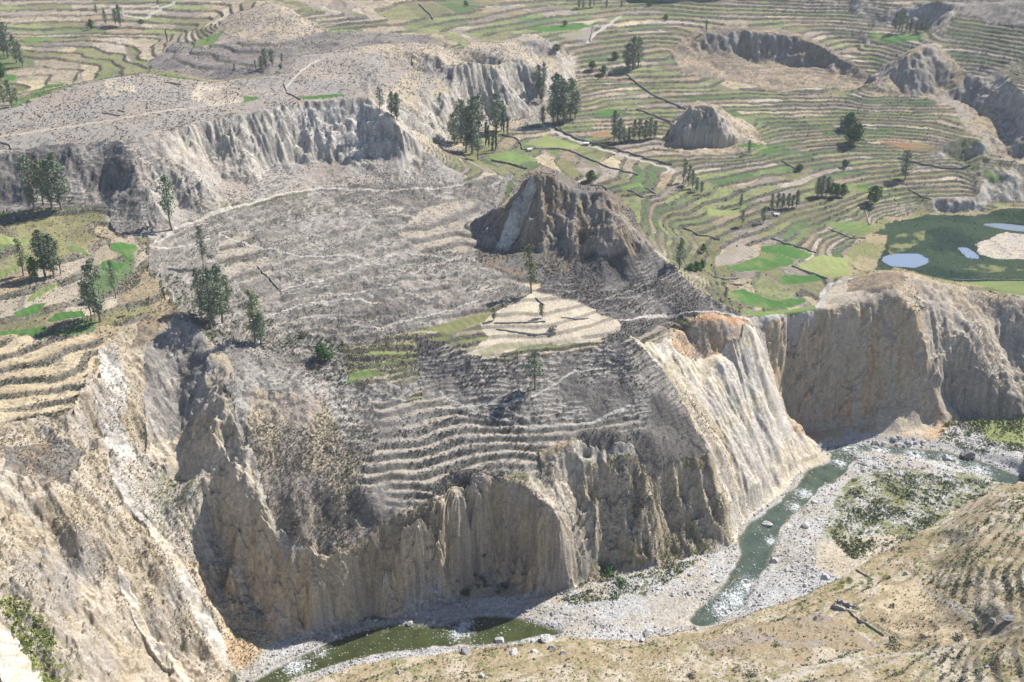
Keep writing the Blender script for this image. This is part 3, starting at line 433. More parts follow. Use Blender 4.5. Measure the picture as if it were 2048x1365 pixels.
    z = np.where(pm > .03, z * (1 - sstep(.03, .5, pm)) + (POOL_Z - .6) * sstep(.03, .5, pm), z)
    ob = Z_OB[zid].copy()
    for k, (pl, w, col, nm, lb) in enumerate(PATHS):
        d = linedist(x, y, pl, w + 1.5); m = d < w; ob[m] = 1000 + k
    for k, fl in enumerate(FIELDS):
        m = inpoly(x + .8 * n1, y + .8 * n2, fl[0]) & (rm < .1); ob[m] = 2000 + k
    if not want: return z.reshape(sh)
    # ---------------- what the ground itself is coloured like
    A = COLS['a'][zid]; B = COLS['b'][zid]; RA = COLS['ra'][zid]; RB = COLS['rb'][zid]; DC = COLS['dotc'][zid]
    mx = sstep(-.25, .3, fbm(x / T['mw'], y / T['mw'], 1.0, 4, 101, .6))[:, None]
    col = A * (1 - mx) + B * mx
    # parcels of the valley
    par = T['par'] > 0
    if par.any():
        xp, yp, lp = x[par], y[par], lv[par]
        s = (xp * .93 + yp * .36 + 9 * fbm(xp, yp, 70, 2, 111)); LL = np.where(T['par'][par] > 1, 22., 34.)
        c0 = s / LL + _h(lp.astype(np.int32), lp.astype(np.int32) * 0, 5) * 7; ci = np.floor(c0); fc = c0 - ci
        h = _h(ci.astype(np.int32), lp.astype(np.int32), 9); h2 = _h(ci.astype(np.int32), lp.astype(np.int32), 19)
        big = vn(xp / 110, yp / 110, 121)                                        # greener and drier quarters of the valley
        h = np.clip(h + (big - .5) * .5, 0, 1)
        pal = np.array([C['tan'], C['straw'], C['mauve'], C['sand'], C['dstraw'], C['olive'], C['lgreen'], C['meadow'], C['green']], F32)
        if (T['par'][par] > 1).all(): thr = [.2, .45, .5, .75, .85, .9, .97, 1.0]
        else: thr = [.10, .18, .30, .37, .48, .72, .87, .96]
        pc = pal[np.searchsorted(thr, h)] * (.82 + .36 * h2)[:, None]
        fn = fbm(xp, yp, 6, 3, 131)[:, None]; pc = pc * (.82 + .25 * fn)
        wl = (np.minimum(fc, 1 - fc) * LL < .7) & (h2 < .8); pc[wl] = np.array(C['mid'], F32)
        k = sstep(.75, .4, sl[par])[:, None] * .85
        col[par] = col[par] * (1 - k) + pc * k
    # trails worn into the scrub, a net of thin light lines along the contours
    net = T['net'] > 0; NETL = np.zeros(x.shape, F32)
    if net.any():
        xn, yn, zn = x[net], y[net], zb[net]; a1 = fbm(xn, yn, 42, 3, 141, .35); a2 = fbm(xn, yn, 36, 3, 151, .35)
        L1 = np.abs(((zn + 1.7 * a1) / 1.15) % 1 - .5) * 1.15; L2 = np.abs(((zn + 1.9 * a2 + .07 * xn) / 1.5) % 1 - .5) * 1.5; L3 = np.abs(((zn - .22 * xn + 3 * a1) / 6) % 1 - .5) * 6
        wd = .07 + .26 * np.clip(sl[net], 0, 1)
        ln_ = np.maximum(np.maximum(sstep(wd, wd * .35, L1), sstep(wd, wd * .35, L2) * .9), sstep(wd * .8, wd * .3, L3))
        ln_ = ln_ * sstep(-.5, .2, fbm(xn, yn, 12, 3, 161)) * T['net'][net]
        col[net] = col[net] * (1 - ln_[:, None] * .8) + np.array(C['pale'], F32) * (.8 * ln_[:, None])
        NETL[net] = ln_; z[net] = z[net] + .3 * T['net'][net] * (.5 - ln_)
    # terrace treads are barer, walls and banks are stone and scrub, valley risers darkened to paint wall-face shade
    tt = ((T['th'] > 0) & (T['par'] == 0))
    tr = (tam * tt * sstep(.05, .35, f) * (f < 1 - fr))[:, None] * .75
    NETL = np.maximum(NETL, tr[:, 0] * (T['ta'] >= 1))
    strw = np.where(np.isin(zid, BROWNISH)[:, None], np.array(C['straw'], F32), np.array(C['sand'], F32))
    tq = tr * np.where(T['ta'] >= 1, .85, .35)[:, None] * (.55 + .45 * gap[:, None]); col = col * (1 - tq) + strw * tq
    rc = (np.array(C['dark'], F32) * (.35 + 1.1 * vn(x / .9, y / .9, 171))[:, None] + np.array(C['olive'], F32) * .15) * np.where(T['par'] == 1, .75, 1.15)[:, None]
    col = col * (1 - riser[:, None] * .92) + rc * riser[:, None] * .92
    # bare rock on steep ground: streaks down the face, bands along it
    rk = (sstep(T['rt'], T['rt'] + .5, sl + .3 * n1))[:, None]; band = fbm(x * .05, zb, 6.0, 3, 181, .6); fl2 = fbm(x, y, 9, 3, 191)
    mm = sstep(-.35, .45, band * .55 + (fine - .4) * 1.1 + fl2 * .6)[:, None]; rock = RA * (1 - mm) + RB * mm
    rock = rock * (.70 + .60 * vn(x / 1.1, y / 1.1 + zb * .8, 193))[:, None] * (.8 + .4 * fine)[:, None]
    st2 = sstep(.35, .6, fbm(x, zb * 1.3, 8, 3, 195))[:, None] * .18; rock = rock * (1 - st2) + np.array(C['ochre'], F32) * st2 * (rock.mean(1, keepdims=True) / .33)
    col = col * (1 - rk * .9) + rock * rk * .9
    rl = ((T['rill'] > 0) * stw * sstep(.55, .9, ri) * .35)[:, None]; col = col * (1 - rl) + np.array(C['pale'], F32) * rl
    # scrub tufts
    d1 = vn(x / .95, y / .95, 201) * .6 + vn(x / 2.3, y / 2.3, 203) * .4; cov = T['dots'] * (.62 + .45 * fbm(x, y, 18, 3, 205))
    dd = (sstep(.70 - .30 * cov, .78 - .30 * cov, d1) * np.clip(T['dots'] * 1.5, 0, .8) * (1 - .7 * rk[:, 0]) * (1 - riser))[:, None]
    col = col * (1 - dd) + DC * dd
    col = col * (.90 + .2 * vn(x / .5, y / .5, 211))[:, None]
    bb = (bed > .4) & (Z_OB[zid] == OBN.index('riverbed'))
    col[bb] = col[bb] * (.75 + .5 * vn(x[bb] / .45, y[bb] / .45, 221))[:, None]
    # wet margins
    wet = sstep(.25, .7, rm)[:, None]; col = col * (1 - wet) + np.array((.10, .10, .055), F32) * wet
    for k, (pl, w, pcx, nm, lb) in enumerate(PATHS):
        m = ob == 1000 + k; col[m] = np.array(pcx, F32) * (.72 + .3 * vn(x[m], y[m], 225))[:, None]
    for k, fl in enumerate(FIELDS):
        m = ob == 2000 + k
        if m.any():
            xm, ym = x[m], y[m]; c = np.array(fl[1], F32)
            v = .86 + .2 * vn(xm / 1.2, ym / 1.2, 231) + .16 * fbm(xm, ym, 14, 3, 233) + .12 * np.sin((xm * .8 + ym * .6) * 1.9 + 7 * vn(xm / 25, ym / 25, 3))
            g = sstep(-.05, .5, fbm(xm, ym, 15, 4, 235 + k, .6))[:, None] * .55
            col[m] = (c * v[:, None]) * (1 - g) + np.array(C['olive'], F32) * 1.1 * g
    return z.reshape(sh), np.clip(col, .01, .9), ob.reshape(sh), riser.reshape(sh), sl.reshape(sh), NETL.reshape(sh)
OBN = []
for z_ in Z:
    if z_['obj'] not in OBN: OBN.append(z_['obj'])
Z_OB = np.array([OBN.index(z_['obj']) for z_ in Z], np.int32)
BROWNISH = [i for i, z_ in enumerate(Z) if z_['obj'] in ('near_slope', 'left_terraces')]

# ------------------------------------------------------------------ materials
def nodes(name):
    m = bpy.data.materials.new(name); m.use_nodes = True; nt = m.node_tree; return m, nt, nt.nodes['Principled BSDF']
def ground_mat(name, bump=.9, scale=1.3, var=.35):
    m, nt, b = nodes(name); N = nt.nodes; K = nt.links
    b.inputs['Roughness'].default_value = 1; b.inputs['Specular IOR Level'].default_value = .05
    at = N.new('ShaderNodeAttribute'); at.attribute_name = 'Col'; ge = N.new('ShaderNodeNewGeometry')
    n1 = N.new('ShaderNodeTexNoise'); n1.inputs['Scale'].default_value = scale; n1.inputs['Detail'].default_value = 5; n1.inputs['Roughness'].default_value = .7
    K.new(ge.outputs['Position'], n1.inputs['Vector'])
    mr = N.new('ShaderNodeMapRange'); mr.inputs[1].default_value = .3; mr.inputs[2].default_value = .7; mr.inputs[3].default_value = 1 - var; mr.inputs[4].default_value = 1 + var
    K.new(n1.outputs['Fac'], mr.inputs[0]); mul = N.new('ShaderNodeVectorMath'); mul.operation = 'SCALE'; K.new(at.outputs['Color'], mul.inputs[0]); K.new(mr.outputs[0], mul.inputs['Scale'])
    K.new(mul.outputs[0], b.inputs['Base Color'])
    bp = N.new('ShaderNodeBump'); bp.inputs['Strength'].default_value = bump; bp.inputs['Distance'].default_value = .5; K.new(n1.outputs['Fac'], bp.inputs['Height']); K.new(bp.outputs[0], b.inputs['Normal'])
    return m
M_GROUND = ground_mat('ground'); M_CROP = ground_mat('crop', .5, 3.0, .25)
def plain(name, c, rough=.9, var=.3, scale=2.0, spec=.2):
    m, nt, b = nodes(name); N = nt.nodes; K = nt.links; b.inputs['Roughness'].default_value = rough; b.inputs['Specular IOR Level'].default_value = spec
    oi = N.new('ShaderNodeObjectInfo'); ge = N.new('ShaderNodeNewGeometry'); n1 = N.new('ShaderNodeTexNoise'); n1.inputs['Scale'].default_value = scale; n1.inputs['Detail'].default_value = 3; K.new(ge.outputs['Position'], n1.inputs['Vector'])
    rp = N.new('ShaderNodeMixRGB'); rp.inputs[1].default_value = tuple(q * (1 - var) for q in c) + (1,); rp.inputs[2].default_value = tuple(min(1, q * (1 + var)) for q in c) + (1,)
    ad = N.new('ShaderNodeMath'); ad.operation = 'MULTIPLY_ADD'; K.new(n1.outputs['Fac'], ad.inputs[0]); ad.inputs[1].default_value = 1.5; ad.inputs[2].default_value = -.5
    a2 = N.new('ShaderNodeMath'); a2.operation = 'MULTIPLY_ADD'; a2.use_clamp = True; K.new(oi.outputs['Random'], a2.inputs[0]); a2.inputs[1].default_value = .5; K.new(ad.outputs[0], a2.inputs[2])
    K.new(a2.outputs[0], rp.inputs[0]); K.new(rp.outputs[0], b.inputs['Base Color']); return m

# ------------------------------------------------------------------ mesh building
def mesh_from(name, v, q, mat, col=None, smooth=True):
    me = bpy.data.meshes.new(name); v = np.ascontiguousarray(v, F32); q = np.asarray(q, np.int32)
    me.vertices.add(len(v)); me.vertices.foreach_set('co', v.ravel())
    me.loops.add(q.size); me.loops.foreach_set('vertex_index', q.ravel()); me.polygons.add(len(q))
    me.polygons.foreach_set('loop_start', np.arange(0, q.size, q.shape[1], dtype=np.int32)); me.update(calc_edges=True)
    if smooth: me.polygons.foreach_set('use_smooth', np.ones(len(q), bool))
    else: me.polygons.foreach_set('use_smooth', np.zeros(len(q), bool))
    if col is not None:
        at = me.color_attributes.new('Col', 'FLOAT_COLOR', 'POINT'); at.data.foreach_set('color', np.concatenate([col, np.ones((len(v), 1))], 1).astype(F32).ravel())
    me.materials.append(mat); return me
def link(name, data, parent=None, loc=None):
    o = bpy.data.objects.new(name, data); scene.collection.objects.link(o)
    if parent is not None: o.parent = parent
    if loc is not None: o.location = loc
    return o
def tag(o, label=None, cat=None, group=None, kind=None):
    if label: o['label'] = label
    if cat: o['category'] = cat
    if group: o['group'] = group
    if kind: o['kind'] = kind
    return o

# ------------------------------------------------------------------ the land mesh: a fan of lines of sight, finer where the ground turns towards the viewer
NC, NR = QUAL
def fan(NC, NR, a0=-40, a1=40):
    th = np.radians(np.linspace(a0, a1, NC)); rr = np.arange(165, 1330, 0.5); step = 4; tc = th[::step]
    Zc = samp(BASE, rr[:, None] * np.sin(tc)[None], rr[:, None] * np.cos(tc)[None])
    phi = np.arctan2(CAM_H - Zc, rr[:, None]); dz = np.diff(Zc, axis=0); dist = np.hypot(rr[1:, None], CAM_H - Zc[1:])
    w = np.abs(np.diff(phi, axis=0)) + .22 * np.hypot(dz, .5) / dist
    k = np.ones(9) / 9; w = np.stack([np.convolve(np.pad(w[i], 4, mode='edge'), k, 'valid') for i in range(w.shape[0])])
    k = np.ones(7) / 7; w = np.stack([np.convolve(np.pad(w[:, j], 3, mode='edge'), k, 'valid') for j in range(w.shape[1])], 1)
    c = np.vstack([np.zeros((1, w.shape[1])), np.cumsum(w, axis=0)]); R = np.empty((NR, w.shape[1]))
    for j in range(w.shape[1]): R[:, j] = np.interp(np.linspace(0, c[-1, j], NR), c[:, j], rr)
    tt = np.arange(NC) / step; j0 = np.minimum(tt.astype(int), R.shape[1] - 2); fr = tt - j0
    R = R[:, j0] * (1 - fr) + R[:, j0 + 1] * fr
    return (R * np.sin(th)[None]).astype(F32), (R * np.cos(th)[None]).astype(F32)
FX, FY = fan(NC, NR)
FZ = np.empty(FX.shape, F32); FC = np.empty(FX.shape + (3,), F32); FO = np.empty(FX.shape, np.int32); FRI = np.empty(FX.shape, F32); FSL = np.empty(FX.shape, F32); FNL = np.empty(FX.shape, F32)
for i0 in range(0, NR, 100):
    s = slice(i0, min(NR, i0 + 100)); a, b, c, d, e, f_ = land(FX[s], FY[s], True); FNL[s] = f_; FRI[s] = d; FSL[s] = e; FZ[s] = a; FC[s] = b.reshape(a.shape + (3,)); FO[s] = c
idx = np.arange(NR * NC).reshape(NR, NC)
Q = np.stack([idx[:-1, :-1], idx[:-1, 1:], idx[1:, 1:], idx[1:, :-1]], -1).reshape(-1, 4)
V = np.stack([FX, FY, FZ], -1).reshape(-1, 3); FCf = FC.reshape(-1, 3); QO = FO.ravel()[Q[:, 0]]
LANDLAB = dict(valley_terraces='stone walled farming terraces covering the wide valley floor and its slopes', bare_hillside='dark bare burnt looking hillside with faint terraces in the left distance',
 mesa='broad dry flat topped mesa of grey brown earth at the upper left', eroded_cliff='grey furrowed cliff behind the big eucalyptus grove', mesa_cliff='white and grey fluted cliff under the rim of the mesa',
 scrub_slope='rough slopes of dry scrub between the cliffs and terraces', left_terraces='golden dry grass terraces stepping down at the left edge', basin_slope='wide grey stony basin crossed by goat trails in the middle',
 dark_slope='dark scrub slope netted with thin pale trails above the river cliffs', dark_hill='dark steep cone shaped hill with a pale streak in the middle of the picture', pale_terraces='pale bare terraces below the dark cone with the lone tall tree',
 yellow_cliff='cream and yellow furrowed cliff falling to the bend of the river', river_cliff='steep ochre and grey cliffs rising straight from the riverbed', talus_fan='pinkish fan of rubble at the foot of the deep shaded cliff',
 bench_ground='dry tan ground and small knoll on top of the right river cliff', gully_cliff='shaded ochre cliff along the deep gully at the left', gully_floor='pale rubble filled gully running down to the river at the left',
 left_cliff='steep brown grassy cliffs filling the lower left of the picture', pale_slide='bright white landslide scars streaking the lower left cliffs', riverbed='grey gravel and boulder bed along the river',
 near_slope='near slope of dry golden grass and cactus rows at the lower right', marsh='flat dark green marsh with rusty margins beside the right edge', islet='pale stony hump standing in the marsh',
 rocky_knoll='small rocky cone standing alone on the valley floor', far_ridge='shaded furrowed ridges and peak rising from the right far valley')
def sub_mesh(name, sel, mat):
    q = Q[sel]; u, inv = np.unique(q, return_inverse=True); return mesh_from(name, V[u], inv.reshape(-1, 4), mat, FCf[u])
for k, nm in enumerate(OBN):
    s = QO == k
    if s.any(): tag(link(nm, sub_mesh(nm, s, M_GROUND)), LANDLAB[nm], nm.replace('_', ' '), None, 'structure')
for k, p in enumerate(PATHS):
    s = QO == 1000 + k
    if s.any(): tag(link(p[3], sub_mesh(p[3], s, M_GROUND)), p[4], p[3].replace('_', ' '), None, 'structure')
for k, p in enumerate(FIELDS):
    s = QO == 2000 + k
    if s.any(): tag(link(p[2], sub_mesh(p[2], s, M_CROP)), p[3], p[2].replace('_', ' '), None, 'structure')
# mountains further off, so that the land does not end at the edge of the valley
gx, gy = np.meshgrid(np.linspace(-3200, 3200, 240), np.linspace(0, 4200, 170)); r_ = np.hypot(gx, gy)
hz = 150 + (np.clip(r_ - 1200, 0, 9e9) * .26) + fbm(gx, gy, 700, 5, 301) * np.clip(r_ - 1250, 0, 900) * .16
ang_ = np.degrees(np.arctan2(gx, gy)); inside = (np.abs(ang_) < 39.0) & (r_ < 1300)
nearz = samp(BASE, np.clip(gx, X0, X1), np.clip(gy, Y0, Y1)); hz = np.where(r_ < 1330, np.minimum(nearz - 3, 400), np.maximum(hz, 160)).astype(F32)
ix = np.arange(gx.size).reshape(gx.shape); qq = np.stack([ix[:-1, :-1], ix[:-1, 1:], ix[1:, 1:], ix[1:, :-1]], -1).reshape(-1, 4)
qq = qq[~(inside.ravel()[qq].all(1))]
cc = np.array(C['tan'], F32) * (.8 + .3 * vn(gx / 40, gy / 25, 5)).reshape(-1, 1)
tag(link('hills', mesh_from('hills', np.stack([gx, gy, hz], -1).reshape(-1, 3), qq, M_GROUND, cc)), 'distant dry hillsides beyond the valley', 'hills', None, 'structure')

# ------------------------------------------------------------------ water
def water_mesh(name, polys, s, zf, mat, cell=1.0, cut=.02, colf=None, foamf=None):
    allp = np.concatenate(polys); xs = np.arange(allp[:, 0].min() - 3, allp[:, 0].max() + 3, cell); ys = np.arange(allp[:, 1].min() - 3, allp[:, 1].max() + 3, cell)
    gx, gy = np.meshgrid(xs, ys); m = samp(s, gx, gy) > cut; ix = np.arange(gx.size).reshape(gx.shape)
    ok = (m[:-1, :-1] | m[:-1, 1:] | m[1:, 1:] | m[1:, :-1]); qq = np.stack([ix[:-1, :-1], ix[:-1, 1:], ix[1:, 1:], ix[1:, :-1]], -1)[ok]
    u, inv = np.unique(qq, return_inverse=True); x = gx.ravel()[u].astype(F32); y = gy.ravel()[u].astype(F32)
    me = mesh_from(name, np.stack([x, y, zf(x, y)], 1), inv.reshape(-1, 4), mat, colf(x, y) if colf else None)
    if foamf is not None:
        at = me.attributes.new('foam', 'FLOAT', 'POINT'); at.data.foreach_set('value', foamf(x, y).astype(F32))
    return me
m_w, nt, b = nodes('river_water'); N = nt.nodes; K = nt.links
b.inputs['Roughness'].default_value = .12; b.inputs['IOR'].default_value = 1.33
at = N.new('ShaderNodeAttribute'); at.attribute_name = 'Col'; fo = N.new('ShaderNodeAttribute'); fo.attribute_name = 'foam'
ge = N.new('ShaderNodeNewGeometry'); n1 = N.new('ShaderNodeTexNoise'); n1.inputs['Scale'].default_value = .9; n1.inputs['Detail'].default_value = 5; n1.inputs['Roughness'].default_value = .7; n1.inputs['Distortion'].default_value = 1.5; K.new(ge.outputs['Position'], n1.inputs['Vector'])
su = N.new('ShaderNodeMath'); su.operation = 'MULTIPLY_ADD'; K.new(fo.outputs['Fac'], su.inputs[0]); su.inputs[1].default_value = .30; K.new(n1.outputs['Fac'], su.inputs[2])
mr = N.new('ShaderNodeMapRange'); mr.inputs[1].default_value = .66; mr.inputs[2].default_value = .82; K.new(su.outputs[0], mr.inputs[0])
mx = N.new('ShaderNodeMixRGB'); K.new(mr.outputs[0], mx.inputs[0]); K.new(at.outputs['Color'], mx.inputs[1]); mx.inputs[2].default_value = (.62, .66, .66, 1); K.new(mx.outputs[0], b.inputs['Base Color'])
bp = N.new('ShaderNodeBump'); bp.inputs['Strength'].default_value = .35; bp.inputs['Distance'].default_value = .25; K.new(n1.outputs['Fac'], bp.inputs['Height']); K.new(bp.outputs[0], b.inputs['Normal'])
def rcol(x, y):
    t = sstep(40, 75, x)[:, None]; lo = np.array((.045, .055, .02), F32); hi = np.array((.058, .078, .058), F32); c = lo * (1 - t) + hi * t
    e = sstep(.9, .35, samp(RM, x, y))[:, None] * .6; n = vn(x / 3, y / 3, 7)[:, None]; return c * (.75 + .5 * n) * (1 - e) + np.array((.13, .125, .07), F32) * e
FOAM = [hit(*p)[:2] + (r,) for p, r in (((1655, 888), 7), ((1700, 893), 8), ((1760, 898), 7), ((1830, 905), 8), ((1900, 915), 8), ((1960, 935), 8), ((1680, 925), 5), ((1610, 985), 6), ((1500, 1170), 8), ((1470, 1195), 9), ((1450, 1215), 7), ((1590, 1010), 5), ((590, 1330), 6), ((640, 1300), 4), ((920, 1262), 6), ((930, 1245), 4), ((1545, 1080), 4))]
def ffoam(x, y):
    f = np.zeros(x.shape, F32)
    for a, c, r in FOAM: f = np.maximum(f, np.exp(-((x - a) ** 2 + (y - c) ** 2) / (2 * (r * .6) ** 2)))
    return f
tag(link('river', water_mesh('river', RIVER, RM, level, m_w, .7, .02, rcol, ffoam)), 'green river winding past the cliffs with white rapids', 'river', None, 'structure')
m_p, nt, b = nodes('pond_water'); b.inputs['Base Color'].default_value = (.17, .21, .27, 1); b.inputs['Roughness'].default_value = .08  # pale blue base colour stands in for a stronger sky reflection
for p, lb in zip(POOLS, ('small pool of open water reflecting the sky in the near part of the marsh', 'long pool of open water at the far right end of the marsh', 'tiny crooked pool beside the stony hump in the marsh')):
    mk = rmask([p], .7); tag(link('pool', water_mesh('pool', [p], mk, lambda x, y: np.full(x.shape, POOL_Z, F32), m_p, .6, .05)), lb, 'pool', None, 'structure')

# ------------------------------------------------------------------ loose meshes
def ico(sub):
    import bmesh
    bm = bmesh.new(); bmesh.ops.create_icosphere(bm, subdivisions=sub, radius=1.0); v = np.array([q.co[:] for q in bm.verts]); f = np.array([[w.index for w in q.verts] for q in bm.faces]); bm.free(); return v, f
def rock_mesh(name, sub, seed, mat):
    v, f = ico(sub); r = np.random.default_rng(seed)
    for _ in range(9):                               # chip flat faces off the lump
        n = r.normal(size=3); n /= np.linalg.norm(n); d = r.uniform(.55, .85); k = v @ n; v = v - np.clip(k - d, 0, 9)[:, None] * n
    v = v * np.array((r.uniform(.9, 1.2), r.uniform(.75, 1), r.uniform(.55, .8))); v += r.normal(size=v.shape) * .03; v[:, 2] += .25
    return mesh_from(name, v, f, mat, None, False)
M_ROCK = plain('grey_stone', (.40, .385, .37), .9, .3, 1.5); M_DROCK = plain('dark_stone', (.21, .20, .195), .9, .3, 1.5); M_WALL = plain('dry_stone', (.25, .23, .20), .95, .45, 2.5)
M_PALEW = plain('pale_dry_stone', (.36, .33, .28), .95, .35, 2.5)
def scatter(name, label, cat, pos, size, tv, tf, mats, group=None, squash=(1, 1, 1)):
    """countless small things of one kind as one mesh of many separate pieces"""
    n = len(pos); a = rng.uniform(0, 6.28, n); ca, sa = np.cos(a), np.sin(a); k = rng.integers(0, len(tv), n); vs, fs, off = [], [], 0; mi = []
    for t in range(len(tv)):
        s = np.nonzero(k == t)[0]
        if len(s) == 0: continue
        T = tv[t]; j = rng.uniform(.75, 1.25, (len(s), 3))
        X = T[None, :, 0] * j[:, 0:1]; Y = T[None, :, 1] * j[:, 1:2]; Zz = T[None, :, 2] * j[:, 2:3]
        X, Y = X * ca[s, None] - Y * sa[s, None], X * sa[s, None] + Y * ca[s, None]
        v = np.stack([X, Y, Zz], -1) * size[s][:, None, None] + pos[s][:, None, :]
        f = tf[t][None] + (np.arange(len(s)) * len(T))[:, None, None] + off; off += len(s) * len(T); vs.append(v.reshape(-1, 3)); fs.append(f.reshape(-1, tf[t].shape[1])); mi.append(np.repeat(rng.integers(0, len(mats), len(s)), len(tf[t])))
    me = mesh_from(name, np.concatenate(vs), np.concatenate(fs), mats[0], None, False)
    for m in mats[1:]: me.materials.append(m)
    me.polygons.foreach_set('material_index', np.concatenate(mi).astype(np.int32)); return tag(link(name, me), label, cat, group, 'stuff')
def put(x, y): return land(np.array([x]), np.array([y]))[0]

VO = FO.ravel(); VR = np.hypot(V[:, 0], V[:, 1]); VRI = FRI.ravel(); VSL = FSL.ravel(); VNL = FNL.ravel(); NV = len(V)
def oid(*n): return np.isin(VO, [OBN.index(q) for q in n])
def pick(w, n):
    w = w.astype(float); c = np.cumsum(w); i = np.searchsorted(c, rng.uniform(0, c[-1], n)); return np.unique(np.minimum(i, NV - 1))
def zonemask(poly): return inpoly(V[:, 0], V[:, 1], W(poly))
def jit(i, d=.3): p = V[i].astype(float).copy(); p[:, :2] += rng.normal(size=(len(i), 2)) * d; return p
lowrocks = [rock_mesh('stone', 1, 50 + k, M_ROCK) for k in range(4)]
def arr(me):
    v = np.empty(len(me.vertices) * 3, F32); me.vertices.foreach_get('co', v); f = np.empty(len(me.loops), np.int32); me.loops.foreach_get('vertex_index', f); return v.reshape(-1, 3), f.reshape(len(me.polygons), -1)
TR = [arr(m) for m in lowrocks]
bedm = oid('riverbed'); rmv = samp(RM, V[:, 0], V[:, 1]); clump = sstep(-.2, .5, fbm(V[:, 0], V[:, 1], 20, 3, 401)); bush_bed = zonemask([(1650,1060),(1700,980),(1800,945),(1960,960),(2048,940),(1980,990),(1880,1040),(1800,1100),(1700,1120)])
sandy = zonemask([(1060,1200),(1300,1185),(1400,1200),(1385,1250),(1290,1265),(1180,1240)]) | zonemask([(1640,1080),(1790,1070),(1830,1100),(1760,1140),(1690,1160),(1630,1140)])
w = bedm * VR * (.25 + clump) * (rmv < .6) * np.where(sandy, .12, 1) * (1 + 2.5 * (rmv > .1))
rapid = ffoam(V[:, 0], V[:, 1]); w += bedm * VR * (rmv >= .35) * (.05 + .7 * rapid + .55 * (V[:, 1] > 408))
i = pick(w, 30000); p = jit(i); wet = samp(RM, p[:, 0], p[:, 1]) > .3; p[:, 2] = np.where(wet, level(p[:, 0], p[:, 1]) - .1, p[:, 2] - .05)
sz = .20 + .55 * rng.power(.45, len(i))[:] * rng.uniform(0, 1, len(i))
scatter('river_stones', 'countless grey stones and cobbles covering the riverbed', 'stones', p, sz, [t[0] for t in TR], [t[1] for t in TR], [M_ROCK, M_ROCK, M_ROCK, M_DROCK])
# big boulders, one by one
BM = [rock_mesh('boulder', 3, 70 + k, M_ROCK) for k in range(6)]; BD = [rock_mesh('boulder', 3, 80 + k, M_DROCK) for k in range(2)]
def boulder(x, y, s, lab, group=None, dark=False, z=None):
    o = link('boulder', random.choice(BD if dark else BM)); o.location = (x, y, (put(x, y) if z is None else z) - .1 * s); o.scale = (s, s, s * random.uniform(.9, 1.15)); o.rotation_euler[2] = random.uniform(0, 6.28); return tag(o, lab, 'boulder', group)
def mpp(px, py): x, y, z = hit(px, py); return math.dist((x, y, z), (0, 0, CAM_H)) / FOC      # metres under one pixel there
for px, py, wd, dk, lab in [(1093,1279,30,0,'largest grey boulder, standing on the near river bank by the green pool'), (1103,1296,20,0,'grey boulder just below the largest bank boulder'), (1027,1305,20,0,'rounded grey boulder left of the largest bank boulder'),
 (1067,1303,14,0,'small pale boulder between two larger grey ones on the near bank'), (1126,1308,20,0,'low flat grey boulder right of the largest bank boulder'), (797,1347,14,0,'upright pale boulder on the slope near the bottom edge'), (963,1352,14,0,'small lone grey rock near the bottom edge'),
 (930,1302,24,1,'cluster like dark boulder at the tip of the lower gravel bank'), (1000,1275,20,0,'pale boulder at the water edge left of the largest bank boulder'), (1536,1047,20,0,'bright pale boulder standing in the river channel under the yellow cliff'), (1612,1053,17,0,'angular grey boulder on the right bank of the river channel'),
 (1549,1121,19,0,'grey boulder on the gravel left of the golden dry fields'), (1650,1156,19,0,'flat pale boulder at the edge of the grey gravel sheet'), (1938,908,30,1,'big dark boulder beside the upper river'), (1893,912,18,0,'grey boulder left of the big dark one by the upper river'), (1800,948,17,0,'large pale boulder on the upper gravel flat'),
 (1735,927,20,0,'large grey boulder right of the green river bend'), (1296,1268,20,0,'grey boulder at the near end of the long gravel bar'), (1052,1217,18,0,'tan boulder at the water edge below the central cliff'), (820,1245,14,0,'pale block in the water of the lower green pool'), (1812,1148,13,0,'pale rock among cactus above the golden field'), (2022,1235,26,1,'dark rock mound among the cactus terraces at the right edge'), (1985,1245,16,1,'small dark rock left of the cactus terrace mound')]:
    x, y, z = hit(px, py); boulder(x, y, wd * mpp(px, py) * .5, lab, None, dk, max(put(x, y), level(x, y) if samp(RM, np.array([x]), np.array([y]))[0] > .3 else -9))
wb = bedm * VR ** 2 * (.1 + clump) * (rmv < .2) * np.where(sandy, .02, 1); i = pick(wb, 148)
for q in jit(i): boulder(q[0], q[1], random.uniform(.75, 1.25), 'grey boulder lying among the smaller stones of the riverbed', 'boulders strewn over the riverbed', random.random() < .2)
i = pick((rapid > .35) * (rmv > .3) * VR ** 2, 50)
for q in jit(i): boulder(q[0], q[1], random.uniform(.6, 1.1), 'grey boulder breaking the white water of the rapids', 'boulders in the rapids', random.random() < .3, level(np.array([q[0]]), np.array([q[1]]))[0] - .1)
i = pick(zonemask([(1610,880),(1700,868),(1860,880),(1860,890),(1640,892)]) * VR ** 2, 35)
for q in jit(i): boulder(q[0], q[1], random.uniform(.8, 1.5), 'pinkish grey fallen block at the foot of the rubble fan', 'fallen blocks under the fan')
i = pick((oid('near_slope') & (VR < 330)) * VR ** 2, 40)
for q in jit(i): boulder(q[0], q[1], random.uniform(.35, .8), 'small grey rock lying in the dry grass of the near slope', 'rocks on the near slope')
i = pick(oid('basin_slope') * VR * (1.0) , 2600); scatter('scree_stones', 'countless pale stones lying over the grey basin', 'stones', jit(i), .12 + .4 * rng.power(.6, len(i)), [t[0] for t in TR], [t[1] for t in TR], [M_ROCK, M_PALEW])

